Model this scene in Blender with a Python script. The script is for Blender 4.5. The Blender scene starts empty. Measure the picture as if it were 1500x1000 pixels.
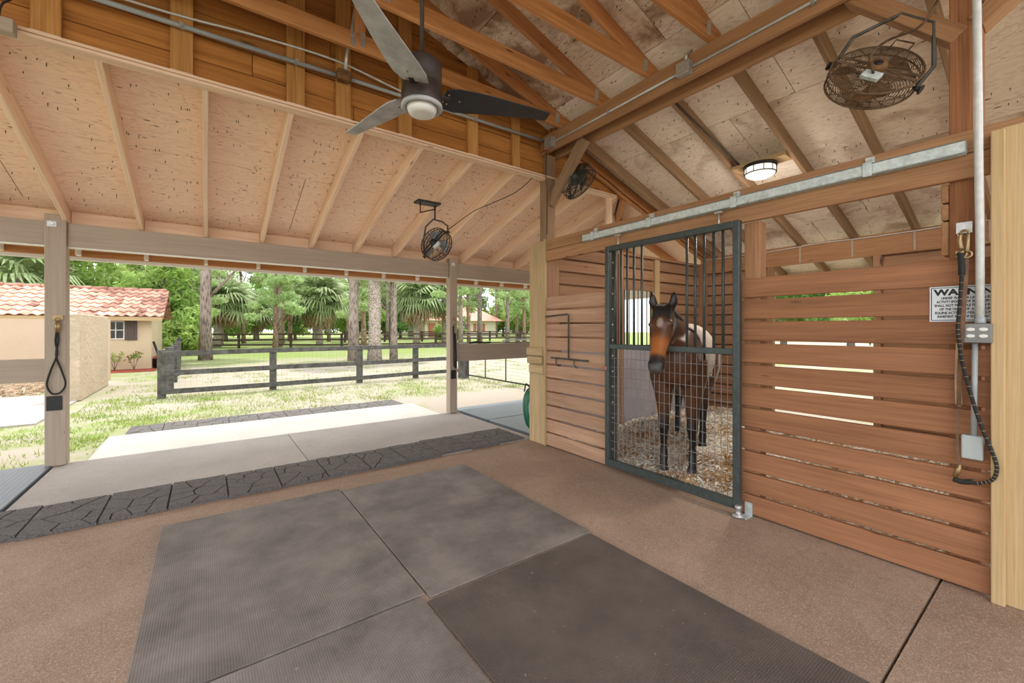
import bpy, bmesh, math, random
import numpy as np
from mathutils import Vector, Matrix, Quaternion
random.seed(7); RNG = np.random.default_rng(7)
SC = bpy.context.scene
COL = SC.collection

# ---------------------------------------------------------------- camera
cam_d = bpy.data.cameras.new('camera'); cam = bpy.data.objects.new('camera', cam_d); COL.objects.link(cam)
cam.location = (0, 0, 1.44); cam.rotation_euler = (math.pi/2, 0, -math.radians(36.1))
cam_d.sensor_width = 36; cam_d.lens = 36*613/1500; cam_d.shift_y = -19/1500; cam_d.clip_start = .05; cam_d.clip_end = 400
SC.camera = cam
# ---------------------------------------------------------------- sky, sun, exposure
wd = bpy.data.worlds.new('sky'); SC.world = wd; wd.use_nodes = True
bg = wd.node_tree.nodes['Background']; bg.inputs[0].default_value = (.95, .975, 1, 1); bg.inputs[1].default_value = 1.5
sun_d = bpy.data.lights.new('sun', 'SUN'); sun_d.energy = 1.9; sun_d.angle = math.radians(1.2); sun_d.color = (1, .95, .86)
sun = bpy.data.objects.new('sun', sun_d); COL.objects.link(sun); sun.location = (3, 9, 30)
sun.rotation_euler = Vector((.12, .25, 1)).to_track_quat('Z', 'Y').to_euler()
VS = SC.view_settings
VS.view_transform = 'Standard'; VS.look = 'None'; VS.exposure = 0.85; VS.gamma = 1; VS.use_curve_mapping = False

# ---------------------------------------------------------------- materials
class NT:
    def __init__(s, name):
        s.m = bpy.data.materials.new(name); s.m.use_nodes = True; s.t = s.m.node_tree
        s.b = s.t.nodes['Principled BSDF']; s.out = s.t.nodes['Material Output']
    def n(s, typ, ins=None, **kw):
        x = s.t.nodes.new('ShaderNode'+typ)
        for k, v in kw.items(): setattr(x, k, v)
        for k, v in (ins or {}).items(): s.put(x.inputs[k], v)
        return x
    def put(s, sock, v):
        if hasattr(v, 'node'): s.t.links.new(v, sock)
        else: sock.default_value = v
    def math(s, op, a, b=0.0, clamp=False):
        x = s.n('Math', {0: a, 1: b}, operation=op, use_clamp=clamp); return x.outputs[0]
    def mix(s, f, a, b, mode='MIX'):
        x = s.n('Mix', None, data_type='RGBA', blend_type=mode)
        s.put(x.inputs[0], f); s.put(x.inputs[6], a); s.put(x.inputs[7], b); return x.outputs[2]
    def ramp(s, f, stops, interp='LINEAR'):
        x = s.n('ValToRGB', {0: f}); r = x.color_ramp; r.interpolation = interp
        while len(r.elements) < len(stops): r.elements.new(.5)
        for e, (p, c) in zip(r.elements, stops):
            e.position = p; e.color = (c if len(c) == 4 else (*c, 1)) if hasattr(c, '__len__') else (c, c, c, 1)
        return x.outputs[0]
    def co(s, scale=(1, 1, 1), rnd=0, world=False):
        if world: v = s.n('NewGeometry').outputs['Position']
        else: v = s.n('TexCoord').outputs['Object']
        if rnd:
            oi = s.n('ObjectInfo').outputs['Random']
            cv = s.n('CombineXYZ', {0: s.math('MULTIPLY', oi, rnd), 1: s.math('MULTIPLY', oi, rnd*.63), 2: s.math('MULTIPLY', oi, rnd*1.7)})
            v = s.n('VectorMath', {0: v, 1: cv.outputs[0]}, operation='ADD').outputs[0]
        return s.n('Mapping', {'Vector': v, 'Scale': scale}).outputs[0]
    def noise(s, v, sc=5, det=3, rough=.55, dist=0):
        return s.n('TexNoise', {'Vector': v, 'Scale': sc, 'Detail': det, 'Roughness': rough, 'Distortion': dist}).outputs[0]
    def voro(s, v, sc=5, rnd=1, feature='F1'):
        return s.n('TexVoronoi', {'Vector': v, 'Scale': sc, 'Randomness': rnd}, feature=feature)
    def bump(s, h, st=.3, d=.01):
        s.put(s.b.inputs['Normal'], s.n('Bump', {'Height': h, 'Strength': st, 'Distance': d}).outputs[0])
    def fin(s, col, rough=.7, metal=0, spec=.3):
        s.put(s.b.inputs['Base Color'], col if hasattr(col, 'node') else (*col, 1) if len(col) == 3 else col)
        s.put(s.b.inputs['Roughness'], rough); s.b.inputs['Metallic'].default_value = metal
        s.b.inputs['Specular IOR Level'].default_value = spec
        return s.m

def wood(name, dark, light, knot=(.09, .04, .02), kn=.05, rough=.75, var=.25, grain=.5, bump=.25, sat=1.0):
    """sawn timber, grain along the object's local X"""
    t = NT(name)
    v = t.co((.55, 7, 7), 40); big = t.noise(v, 1.6, 4, .6, .9)
    fine = t.noise(t.co((1.4, 70, 70), 40), 1.5, 3, .6)
    f = t.math('ADD', t.math('MULTIPLY', big, 1-grain), t.math('MULTIPLY', fine, grain))
    c = t.ramp(f, [(.32, dark), (.62, light)])
    kd = t.voro(t.co((1.1, 5.5, 5.5), 23), 1.3).outputs['Distance']
    c = t.mix(t.ramp(kd, [(kn*.5, 1), (kn*1.7, 0)]), c, (*knot, 1))
    oi = t.n('ObjectInfo').outputs['Random']
    val = t.math('ADD', 1-var/2, t.math('MULTIPLY', oi, var))
    h = t.n('HueSaturation', {'Saturation': sat, 'Value': val, 'Color': c}).outputs[0]
    t.bump(f, bump, .004)
    return t.fin(h, rough, 0, .25)

def plywood(name, base, dark, stain=None, st_lo=.45, st_hi=.62, knot=(.13, .055, .03), gr=(1.2, 7, 1)):
    """sheathing, grain along local X"""
    t = NT(name)
    w = t.noise(t.co((.7, 3.0, 1), 60), 2.2, 3, .5, 1.8)
    lines = t.math('SINE', t.math('MULTIPLY', w, 62))
    fine = t.noise(t.co((1.5, 60, 1), 60), 2, 2)
    c = t.mix(t.math('MULTIPLY', t.ramp(lines, [(.2, 0), (1, 1)]), .6), (*base, 1), (*dark, 1))
    c = t.mix(t.math('MULTIPLY', fine, .35), c, (*[x*1.12 for x in base], 1))
    if stain:
        s1 = t.noise(t.co((1, 1.2, 1), 60), 1.7, 4, .6, .6)
        c = t.mix(t.ramp(s1, [(st_lo, 0), (st_hi, .85)]), c, (*stain, 1))
    kd = t.voro(t.co((2.2, 6.5, 1), 33), 1.5).outputs['Distance']
    c = t.mix(t.ramp(kd, [(.05, .9), (.10, 0)]), c, (*knot, 1))
    kd2 = t.voro(t.co((4, 26, 1), 71), 1.5).outputs['Distance']
    c = t.mix(t.ramp(kd2, [(.08, .85), (.13, 0)]), c, (*knot, 1))
    t.bump(lines, .06, .002)
    return t.fin(c, .8, 0, .15)

def flat(name, col, rough=.6, metal=0, nz=.15, sc=12, spec=.4, bump=0, rnd=9):
    t = NT(name); v = t.co((1, 1, 1), rnd)
    n = t.noise(v, sc, 4, .6)
    c = t.mix(t.ramp(n, [(.3, 0), (.7, 1)]), tuple(x*(1-nz) for x in col)+(1,), tuple(min(1, x*(1+nz)) for x in col)+(1,))
    if bump: t.bump(t.noise(v, sc*6, 3), bump, .004)
    return t.fin(c, rough, metal, spec)

def concrete(name, base, dark, spk, rough=.85):
    t = NT(name); v = t.co((1, 1, 1))
    n1 = t.noise(v, 1.1, 5, .62); n2 = t.noise(v, 9, 4, .6); n3 = t.noise(v, 130, 2, .6)
    c = t.mix(t.ramp(n1, [(.33, 0), (.68, 1)]), (*dark, 1), (*base, 1))
    c = t.mix(t.ramp(n2, [(.5, 0), (.75, .35)]), c, (*[x*.7 for x in dark], 1))
    c = t.mix(t.ramp(n3, [(.5, 0), (.68, .5)]), c, (*spk, 1))
    c = t.mix(t.ramp(t.noise(v, 210, 1), [(.56, 0), (.62, .5)]), c, (*[x*.35 for x in dark], 1))
    t.bump(t.math('ADD', n3, t.math('MULTIPLY', n2, .6)), .45, .004)
    return t.fin(c, rough, 0, .25)

def rubber_nubs(name, base, dust):
    t = NT(name); v = t.co((1, 1, 1), 0)
    s = t.n('SeparateXYZ', {0: v})
    a = t.math('SINE', t.math('MULTIPLY', t.math('ADD', s.outputs[0], s.outputs[1]), 300))
    b = t.math('SINE', t.math('MULTIPLY', t.math('SUBTRACT', s.outputs[0], s.outputs[1]), 300))
    nub = t.ramp(t.math('MULTIPLY', a, b), [(.0, 0), (.45, 1)])
    n1 = t.noise(t.co((1, 1, 1), 11), 2.6, 5, .65)
    c = t.mix(t.ramp(n1, [(.36, 0), (.66, .8)]), (*base, 1), (*dust, 1))
    c = t.mix(t.math('MULTIPLY', nub, .55), c, (*[x*1.9 for x in base], 1))
    c = t.mix(t.ramp(t.noise(v, 40, 2), [(.72, 0), (.76, .7)]), c, (.42, .31, .22, 1))
    t.bump(nub, .8, .003)
    return t.fin(c, t.math('SUBTRACT', .78, t.math('MULTIPLY', nub, .18)), 0, .45)

def tread(name, col):
    t = NT(name); v = t.co((1, 1, 1))
    s = t.n('SeparateXYZ', {0: v})
    a = t.math('SINE', t.math('MULTIPLY', t.math('ADD', s.outputs[0], s.outputs[1]), 78))
    b = t.math('SINE', t.math('MULTIPLY', t.math('SUBTRACT', s.outputs[0], s.outputs[1]), 78))
    h = t.ramp(t.math('MULTIPLY', a, b), [(.35, 0), (.6, 1)])
    c = t.mix(t.math('MULTIPLY', h, .8), (*col, 1), (*[x*1.9 for x in col], 1))
    t.bump(h, .7, .006)
    return t.fin(c, .42, 0, .5)

def stucco(name, col, sc=14, b=.7):
    t = NT(name); v = t.co((1, 1, 1))
    n = t.noise(v, sc, 5, .65, .6); n2 = t.noise(v, 1.1, 4)
    c = t.mix(t.ramp(n, [(.3, .0), (.7, .35)]), (*col, 1), (*[x*.66 for x in col], 1))
    c = t.mix(t.ramp(n2, [(.45, 0), (.8, .5)]), c, (*[x*.7 for x in col], 1))
    t.bump(n, b, .06)
    return t.fin(c, .9, 0, .15)

def leaf(name, c1, c2, tr=.45, rough=.5):
    t = NT(name)
    oi = t.n('ObjectInfo').outputs['Random']; n = t.noise(t.co((1, 1, 1), 5), 1.3, 3, .7)
    n2 = t.noise(t.co((1, 1, 1), 5), 14, 1)
    f = t.math('ADD', t.math('MULTIPLY', n, .6), t.math('MULTIPLY', n2, .4))
    c = t.mix(t.ramp(f, [(.35, 0), (.65, 1)]), (*c1, 1), (*c2, 1))
    c = t.n('HueSaturation', {'Hue': t.math('ADD', .485, t.math('MULTIPLY', oi, .03)), 'Value': t.math('ADD', .85, t.math('MULTIPLY', oi, .3)), 'Color': c}).outputs[0]
    t.fin(c, rough, 0, .35)
    tl = t.n('BsdfTranslucent', {'Color': c})
    mx = t.n('MixShader', {0: tr, 1: t.b.outputs[0], 2: tl.outputs[0]})
    t.t.links.new(mx.outputs[0], t.out.inputs[0])
    return t.m

def bark(name, a, b, sc=(9, 9, 2)):
    t = NT(name)
    v = t.voro(t.co(sc, 20), 1.6).outputs['Distance']
    c = t.mix(t.ramp(v, [(.15, 0), (.6, 1)]), (*a, 1), (*b, 1))
    c = t.mix(t.ramp(t.noise(t.co((1, 1, 1), 9), 2.5, 4), [(.5, 0), (.75, .6)]), c, (.42, .36, .31, 1))
    t.bump(v, .9, .04)
    return t.fin(c, .9, 0, .1)

M = {}
M['board'] = wood('stall_board_wood', (.215, .095, .047), (.375, .172, .086), var=.2, grain=.45, bump=.15)
M['board_l'] = wood('stall_board_wood_dusty', (.31, .175, .105), (.52, .325, .215), var=.22, grain=.5)
M['board_in'] = wood('stall_inner_wood', (.22, .115, .065), (.38, .215, .125), var=.25)
M['truss'] = wood('truss_pine', (.36, .145, .045), (.62, .30, .13), var=.16, grain=.35)
M['beam'] = wood('beam_timber', (.27, .13, .062), (.46, .25, .128), var=.14, grain=.5)
M['gable'] = wood('gable_plank_wood', (.24, .085, .018), (.50, .215, .055), var=.35, kn=.08, grain=.35)
M['stud'] = wood('gable_stud_wood', (.33, .14, .035), (.58, .29, .09), var=.2)
M['post_wood'] = wood('rough_post_wood', (.15, .058, .024), (.36, .155, .07), var=.1, grain=.6, bump=.6, kn=.03)
M['rafter_p'] = wood('porch_rafter_pine', (.70, .46, .31), (.90, .66, .48), knot=(.25, .13, .08), var=.08, grain=.4)
M['rafter_s'] = wood('stall_rafter_wood', (.20, .12, .065), (.38, .24, .145), var=.15)
M['paint'] = wood('greige_paint', (.36, .285, .22), (.44, .36, .285), knot=(.2, .15, .12), var=.06, grain=.6, kn=.02)
M['paint_w'] = wood('pale_paint', (.80, .75, .67), (.88, .84, .77), var=.04, kn=.01)
M['tan'] = wood('tan_rough_wood', (.35, .245, .125), (.54, .39, .215), knot=(.3, .2, .1), var=.05, grain=.6, bump=.6, kn=.03)
M['tan_wall'] = wood('tan_siding_wood', (.46, .31, .15), (.60, .43, .235), knot=(.38, .26, .13), var=.05, grain=.65, bump=.5, kn=.03)
M['plyp'] = plywood('porch_plywood', (.96, .70, .52), (.74, .43, .28))
M['plys'] = plywood('stall_roof_plywood', (.94, .85, .77), (.68, .54, .44), stain=(.45, .32, .23), st_lo=.53, st_hi=.72)
M['plym'] = plywood('main_roof_plywood', (.86, .74, .64), (.50, .34, .23), stain=(.27, .145, .08), st_lo=.43, st_hi=.58)
M['floor'] = concrete('brown_concrete', (.40, .285, .21), (.27, .182, .13), (.60, .48, .38))
M['slab'] = concrete('grey_concrete', (.50, .45, .41), (.38, .345, .315), (.56, .52, .48))
M['apron'] = concrete('pale_concrete', (.50, .475, .435), (.41, .385, .35), (.72, .7, .66))
M['mat'] = rubber_nubs('nubbed_rubber', (.125, .105, .096), (.30, .262, .238))
M['mat2'] = rubber_nubs('nubbed_rubber_brown', (.078, .060, .052), (.15, .118, .10))
M['tile'] = flat('granular_rubber', (.14, .128, .122), .9, 0, .5, 90, .2, .5)
M['tread'] = tread('tread_plate', (.12, .135, .16))
M['kick'] = flat('grey_kick_panel', (.36, .34, .38), .7, 0, .12, 4)
M['steel'] = flat('dark_green_steel', (.052, .066, .063), .42, .2, .25, 25, .5)
M['galv'] = flat('galvanised_steel', (.56, .62, .61), .5, .25, .22, 30, .5)
M['zinc'] = flat('zinc_plate', (.50, .50, .49), .4, .6, .2, 40)
M['pipe'] = flat('grey_pvc', (.36, .39, .41), .5, 0, .1, 20)
M['pipe_l'] = flat('pale_pvc', (.62, .63, .62), .5, 0, .12, 20)
M['alu'] = flat('pale_conduit', (.62, .66, .68), .4, .3, .1, 20)
M['black'] = flat('black_paint', (.018, .018, .018), .45, 0, .3, 20)
M['bronze'] = flat('bronze_housing', (.045, .032, .026), .5, .2, .35, 12)
M['blade_l'] = flat('grey_blade_paint', (.40, .41, .42), .55, 0, .28, 9)
M['blade_d'] = flat('black_blade_paint', (.025, .027, .032), .35, 0, .3, 9, .5)
M['lens'] = flat('frosted_lens', (.75, .74, .72), .4, 0, .05, 5)
M['rust'] = flat('rusty_wire', (.13, .078, .042), .75, .1, .55, 22, .3)
M['rust_d'] = flat('rusty_motor', (.17, .085, .035), .8, 0, .5, 14, .3)
M['cagewire'] = flat('dusty_black_wire', (.07, .065, .055), .6, .1, .4, 15)
M['chrome'] = flat('bare_metal', (.62, .60, .56), .3, .7, .15, 10)
M['brass'] = flat('aged_brass', (.36, .25, .13), .4, .7, .3, 20)
M['rope'] = flat('black_cord', (.022, .022, .02), .8, 0, .4, 120)
M['leather'] = flat('brown_leather', (.16, .08, .04), .6, 0, .35, 20)
M['strap'] = flat('tan_strap', (.36, .25, .14), .7, 0, .25, 20)
M['sign'] = flat('white_sign', (.70, .73, .77), .45, 0, .06, 6)
M['ink'] = flat('black_ink', (.02, .02, .024), .6, 0, .1, 6)
M['plate'] = flat('stainless_plate', (.20, .195, .19), .38, .6, .2, 8)
M['white'] = flat('white_plastic', (.75, .74, .70), .45, 0, .04, 6)
M['box_g'] = flat('grey_box', (.40, .44, .44), .5, 0, .08, 8)
M['hose'] = flat('green_hose', (.018, .14, .075), .4, 0, .2, 9, .5)
M['fence'] = flat('weathered_black_fence', (.095, .092, .082), .85, 0, .45, 8, .2, .4)
M['fence_b'] = flat('brown_fence', (.075, .05, .04), .85, 0, .4, 5, .2)
M['wire'] = flat('thin_grey_wire', (.25, .25, .24), .5, .4, .1, 9)
M['stuc'] = stucco('tan_stucco', (.60, .48, .35), 9, 1.0)
M['stuc_s'] = stucco('smooth_stucco', (.60, .46, .34), 40, .25)
M['house'] = stucco('house_stucco', (.66, .53, .36), 30, .2)
M['cream'] = stucco('cream_stucco', (.72, .66, .52), 6, .1)
M['rtile'] = flat('terracotta_tile', (.62, .36, .27), .8, 0, .45, 2.2, .2)
M['rtile_d'] = flat('terracotta_tile_weathered', (.40, .21, .16), .85, 0, .6, 3, .2)
M['rmetal'] = flat('salmon_metal_roof', (.66, .30, .23), .5, 0, .1, .5)
M['shut'] = flat('brown_shutter', (.10, .075, .065), .6, 0, .15, 10)
M['shut_r'] = flat('red_shutter', (.44, .13, .09), .6, 0, .15, 10)
M['glass'] = flat('dark_glass', (.05, .06, .07), .12, 0, .2, 3, .6)
M['mulch'] = flat('red_mulch', (.30, .07, .045), .95, 0, .5, 30, .1, .8)
M['gravelm'] = flat('tan_pebble', (.46, .34, .24), .9, 0, .4, 7, .2)
M['eye'] = flat('horse_eye', (.012, .008, .006), .08, 0, .1, 3, .8)
M['mane'] = flat('black_mane', (.012, .009, .008), .55, 0, .5, 60, .4)
M['sheet'] = flat('pale_fly_sheet', (.55, .47, .43), .6, 0, .16, 12, .4)
M['shave'] = flat('wood_shaving', (.95, .90, .80), .85, 0, .15, 3, .2)
M['shave2'] = flat('straw_shaving', (.55, .34, .15), .85, 0, .35, 3, .2)
M['leafA'] = leaf('broadleaf_green', (.19, .35, .06), (.52, .64, .21))
M['leafB'] = leaf('pale_pine_green', (.31, .44, .18), (.58, .66, .34))
M['leafC'] = leaf('deep_green', (.10, .22, .05), (.28, .44, .13))
M['palm'] = leaf('palm_frond_green', (.19, .29, .11), (.52, .58, .33), .3, .4)
M['palm_d'] = leaf('dead_frond', (.30, .19, .10), (.48, .34, .21), .2)
M['grass'] = leaf('grass_blade', (.20, .31, .05), (.40, .48, .13), .4)
M['croton'] = leaf('red_croton', (.30, .06, .04), (.20, .30, .06), .3)
M['pbark'] = bark('pine_bark', (.11, .085, .075), (.33, .265, .225))
M['pbark2'] = bark('red_pine_bark', (.13, .07, .05), (.36, .24, .18))
M['palmbark'] = bark('palm_bark', (.16, .11, .085), (.52, .45, .38), (14, 14, 9))
def _ground():
    t = NT('meadow_ground'); v = t.co((1, 1, 1), 0, True)
    n = t.noise(v, .22, 5, .6, .3); n2 = t.noise(v, 2.2, 5, .7); n3 = t.noise(v, 30, 3)
    f = t.math('ADD', t.math('MULTIPLY', n, .62), t.math('MULTIPLY', n2, .38))
    sand = t.mix(n3, (.31, .265, .215, 1), (.43, .375, .315, 1))
    gr = t.mix(n3, (.14, .21, .045, 1), (.27, .34, .09, 1))
    c = t.mix(t.ramp(f, [(.46, 0), (.60, 1)]), sand, gr)
    # open pasture beyond the first paddock is greener, the paddock by the fence is bare sand
    y = t.n('SeparateXYZ', {0: v}).outputs[1]
    far = t.ramp(t.math('MULTIPLY', y, .01), [(.20, 0), (.245, 1)])
    c = t.mix(t.math('MULTIPLY', far, .75), c, gr)
    pad = t.math('MULTIPLY', t.ramp(t.math('MULTIPLY', y, .01), [(.115, 0), (.125, 1)]), t.ramp(t.math('MULTIPLY', y, .01), [(.17, 1), (.215, 0)]))
    x = t.n('SeparateXYZ', {0: v}).outputs[0]
    pad = t.math('MULTIPLY', pad, t.math('GREATER_THAN', x, -.8))
    lane = t.math('MULTIPLY', t.math('MULTIPLY', t.ramp(t.math('MULTIPLY', t.math('ADD', x, t.math('MULTIPLY', n2, 1.5)), .05), [(.26, 0), (.29, 1)]), t.ramp(t.math('MULTIPLY', y, .01), [(.085, 0), (.092, 1)])), t.ramp(t.math('MULTIPLY', y, .01), [(.15, 1), (.2, 0)]))
    pad = t.math('MAXIMUM', pad, lane)
    c = t.mix(t.math('MULTIPLY', pad, .8), c, sand)
    t.bump(t.math('ADD', n3, n2), .6, .03)
    return t.fin(c, .95, 0, .1)
M['ground'] = _ground()
def _bed():
    t = NT('stall_bedding'); v = t.co((1, 1, 1))
    n = t.noise(v, 3.2, 4, .65); n2 = t.noise(v, 70, 2); n3 = t.voro(v, 60).outputs['Distance']
    c = t.mix(n2, (.74, .66, .55, 1), (.97, .94, .88, 1))
    c = t.mix(t.ramp(n, [(.49, 0), (.58, .9)]), c, t.mix(n2, (.20, .09, .025, 1), (.50, .28, .09, 1)))
    t.bump(t.math('ADD', n2, n3), .9, .02)
    return t.fin(c, .95, 0, .1)
M['bed'] = _bed()
def _coat():
    t = NT('bay_coat'); a = t.n('Attribute', None, attribute_name='coat').outputs['Color']
    c = t.mix(t.math('MULTIPLY', t.noise(t.co((1, 1, 1)), 60, 3), .35), a, (.02, .012, .008, 1))
    t.bump(t.noise(t.co((6, 6, 1)), 40, 2), .06, .003)
    return t.fin(c, .38, 0, .5)
M['coat'] = _coat()
def emit(name, col, st):
    t = NT(name); t.fin(col, .4); t.b.inputs['Emission Color'].default_value = (*col, 1); t.b.inputs['Emission Strength'].default_value = st
    return t.m
M['glow'] = emit('lit_lamp_glass', (1, .93, .80), .75)

# ---------------------------------------------------------------- object helpers
W = {}                                   # world matrix of every object (nothing is evaluated while building)
I4 = Matrix.Identity(4)
def T(*p): return Matrix.Translation(Vector(p[0] if len(p) == 1 else p))
def add(name, mesh, mat=None, parent=None, world=I4):
    o = bpy.data.objects.new(name, mesh); COL.objects.link(o)
    if mat is not None and mesh is not None and not mesh.materials: mesh.materials.append(M[mat] if isinstance(mat, str) else mat)
    if parent is not None:
        o.parent = parent; o.matrix_basis = W[parent].inverted() @ world
    else: o.matrix_basis = world
    W[o] = world.copy()
    return o
def tag(o, label=None, cat=None, group=None, kind=None):
    if label: o['label'] = label
    if cat: o['category'] = cat
    if group: o['group'] = group
    if kind: o['kind'] = kind
    return o
def thing(name, loc, label, cat=None, group=None, kind=None):
    o = add(name, None, None, None, T(loc)); o.empty_display_size = .1
    return tag(o, label, cat, group, kind)
def dup(root, world, label=None, group=None):
    def rec(o, par, w):
        c = o.copy(); COL.objects.link(c); c.parent = par; W[c] = w
        c.matrix_basis = w if par is None else W[par].inverted() @ w
        rel = W[o].inverted()
        for ch in KIDS.get(o, []): rec(ch, c, w @ rel @ W[ch])
        return c
    r = rec(root, None, world)
    if label: r['label'] = label
    if group: r['group'] = group
    return r
KIDS = {}
def kids(root):                           # remember children of a prototype, to be called once it is finished
    allo = list(W)
    for o in allo:
        if o.parent is not None: KIDS.setdefault(o.parent, [])
        if o.parent is not None and o not in KIDS[o.parent]: KIDS[o.parent].append(o)

class MB:
    """collects shapes given in world coordinates, then links them as ONE mesh object"""
    def __init__(s): s.v = []; s.f = []; s.sm = []
    def raw(s, vs, fs, smooth=False):
        k = len(s.v); s.v += [tuple(p) for p in vs]; s.f += [tuple(i+k for i in f) for f in fs]; s.sm += [smooth]*len(fs); return s
    def box(s, a, b, m=I4):
        x0, y0, z0 = a; x1, y1, z1 = b
        vs = [m @ Vector(p) for p in ((x0, y0, z0), (x1, y0, z0), (x1, y1, z0), (x0, y1, z0), (x0, y0, z1), (x1, y0, z1), (x1, y1, z1), (x0, y1, z1))]
        return s.raw(vs, [(0, 3, 2, 1), (4, 5, 6, 7), (0, 1, 5, 4), (1, 2, 6, 5), (2, 3, 7, 6), (3, 0, 4, 7)])
    def loft(s, rings, cap=True, smooth=True, closed=False):
        n = len(rings[0]); vs = [p for r in rings for p in r]; fs = []
        m = len(rings)
        for i in range(m if closed else m-1):
            for j in range(n):
                a = i*n+j; b = i*n+(j+1) % n; i2 = (i+1) % m
                fs.append((a, b, i2*n+(j+1) % n, i2*n+j))
        k0 = len(fs)
        if cap and not closed: fs += [tuple(reversed(range(n))), tuple(range((m-1)*n, m*n))]
        s.raw(vs, fs, smooth)
        if cap and not closed: s.sm[-2:] = [False, False]
        return s
    def tube(s, pts, r, n=8, closed=False, cap=True, smooth=True):
        pts = [Vector(p) for p in pts]; m = len(pts); rings = []
        rs = r if hasattr(r, '__len__') else [r]*m
        prev = None
        for i, p in enumerate(pts):
            if closed: d = pts[(i+1) % m]-pts[i-1]
            else: d = pts[min(i+1, m-1)]-pts[max(i-1, 0)]
            d.normalize()
            if prev is None:
                u = d.orthogonal().normalized()
            else:
                u = prev-d*prev.dot(d)
                u = u.normalized() if u.length > 1e-6 else d.orthogonal().normalized()
            prev = u; w = d.cross(u)
            rings.append([p+rs[i]*(math.cos(2*math.pi*k/n)*u+math.sin(2*math.pi*k/n)*w) for k in range(n)])
        return s.loft(rings, cap, smooth, closed)
    def cyl(s, a, b, r, n=16, r2=None, smooth=True): return s.tube([a, b], [r, r if r2 is None else r2], n, smooth=smooth)
    def lathe(s, prof, m=I4, n=24, smooth=True):
        rings = [[m @ Vector((r*math.cos(2*math.pi*k/n), r*math.sin(2*math.pi*k/n), z)) for k in range(n)] for r, z in prof]
        return s.loft(rings, True, smooth)
    def ball(s, c, r, n=10):
        sc = r if hasattr(r, '__len__') else (r, r, r); rings = []
        for i in range(1, n):
            t = math.pi*i/n
            rings.append([Vector(c)+Vector((sc[0]*math.sin(t)*math.cos(2*math.pi*k/(n*2)), sc[1]*math.sin(t)*math.sin(2*math.pi*k/(n*2)), -sc[2]*math.cos(t))) for k in range(n*2)])
        return s.loft(rings)
    def prism(s, poly, a, b, ax=2):
        """polygon in the two other axes, extruded from a to b along axis ax"""
        def mk(p, h):
            q = [p[0], p[1]]; q.insert(ax, h); return q
        n = len(poly); vs = [mk(p, a) for p in poly]+[mk(p, b) for p in poly]
        fs = [tuple(reversed(range(n))), tuple(range(n, 2*n))]+[(i, (i+1) % n, n+(i+1) % n, n+i) for i in range(n)]
        return s.raw(vs, fs)
    def mesh(s, name, off=(0, 0, 0), inv=None):
        me = bpy.data.meshes.new(name)
        vs = [Vector(p)-Vector(off) for p in s.v]
        if inv is not None: vs = [inv @ Vector(p) for p in s.v]
        me.from_pydata(vs, [], s.f); me.polygons.foreach_set('use_smooth', s.sm)
        bm = bmesh.new(); bm.from_mesh(me); bmesh.ops.recalc_face_normals(bm, faces=bm.faces); bm.to_mesh(me); bm.free()
        me.update(); return me
    def build(s, name, mat, parent=None, world=None, bev=0, **kw):
        if world is not None: me = s.mesh(name, inv=world.inverted()); w = world
        else:
            a = np.array(s.v); o = ((a[:, 0].min()+a[:, 0].max())/2, (a[:, 1].min()+a[:, 1].max())/2, a[:, 2].min())
            me = s.mesh(name, o); w = T(o)
        if bev:
            bm = bmesh.new(); bm.from_mesh(me)
            es = [e for e in bm.edges if e.is_manifold and e.calc_face_angle(0) > .6]
            bmesh.ops.bevel(bm, geom=es, offset=bev, segments=1, affect='EDGES', clamp_overlap=True); bm.to_mesh(me); bm.free()
        o = add(name, me, mat, parent, w)
        return tag(o, **kw)

BOX = {}
def boxmesh(L, w, h, bev, mat):
    k = (round(L, 3), round(w, 3), round(h, 3), bev, mat)
    if k not in BOX:
        bm = bmesh.new(); bmesh.ops.create_cube(bm, size=1)
        bmesh.ops.scale(bm, vec=(L, w, h), verts=bm.verts)
        if bev: bmesh.ops.bevel(bm, geom=bm.edges[:], offset=min(bev, w/4, h/4), segments=1, affect='EDGES')
        me = bpy.data.meshes.new('board'); bm.to_mesh(me); bm.free(); me.materials.append(M[mat]); BOX[k] = me
    return BOX[k]
def beam(name, p0, p1, w, h, mat, parent=None, up=(0, 0, 1), bev=.004, **kw):
    """a timber from p0 to p1 (centre line): local X along it, width w across, height h along `up`"""
    p0 = Vector(p0); p1 = Vector(p1); d = p1-p0; L = d.length; x = d/L
    z = Vector(up)-x*Vector(up).dot(x); z.normalize(); y = z.cross(x)
    m = Matrix((x, y, z)).transposed().to_4x4(); m.translation = (p0+p1)/2
    return tag(add(name, boxmesh(L, w, h, bev, mat), None, parent, m), **kw)
def bbox(name, a, b, mat, parent=None, axis=0, bev=.004, **kw):
    """axis-aligned board between corners a and b with its grain along `axis`"""
    a = Vector(a); b = Vector(b); c = (a+b)/2; d = [abs(b[i]-a[i]) for i in range(3)]
    p0 = c.copy(); p1 = c.copy(); p0[axis] -= d[axis]/2; p1[axis] += d[axis]/2
    if axis == 2: return beam(name, p0, p1, d[1], d[0], mat, parent, (1, 0, 0), bev, **kw)
    return beam(name, p0, p1, d[1-axis], d[2], mat, parent, (0, 0, 1), bev, **kw)
def arc(c, u, v, r, a0, a1, n): return [Vector(c)+r*(math.cos(a0+(a1-a0)*i/n)*Vector(u)+math.sin(a0+(a1-a0)*i/n)*Vector(v)) for i in range(n+1)]
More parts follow.
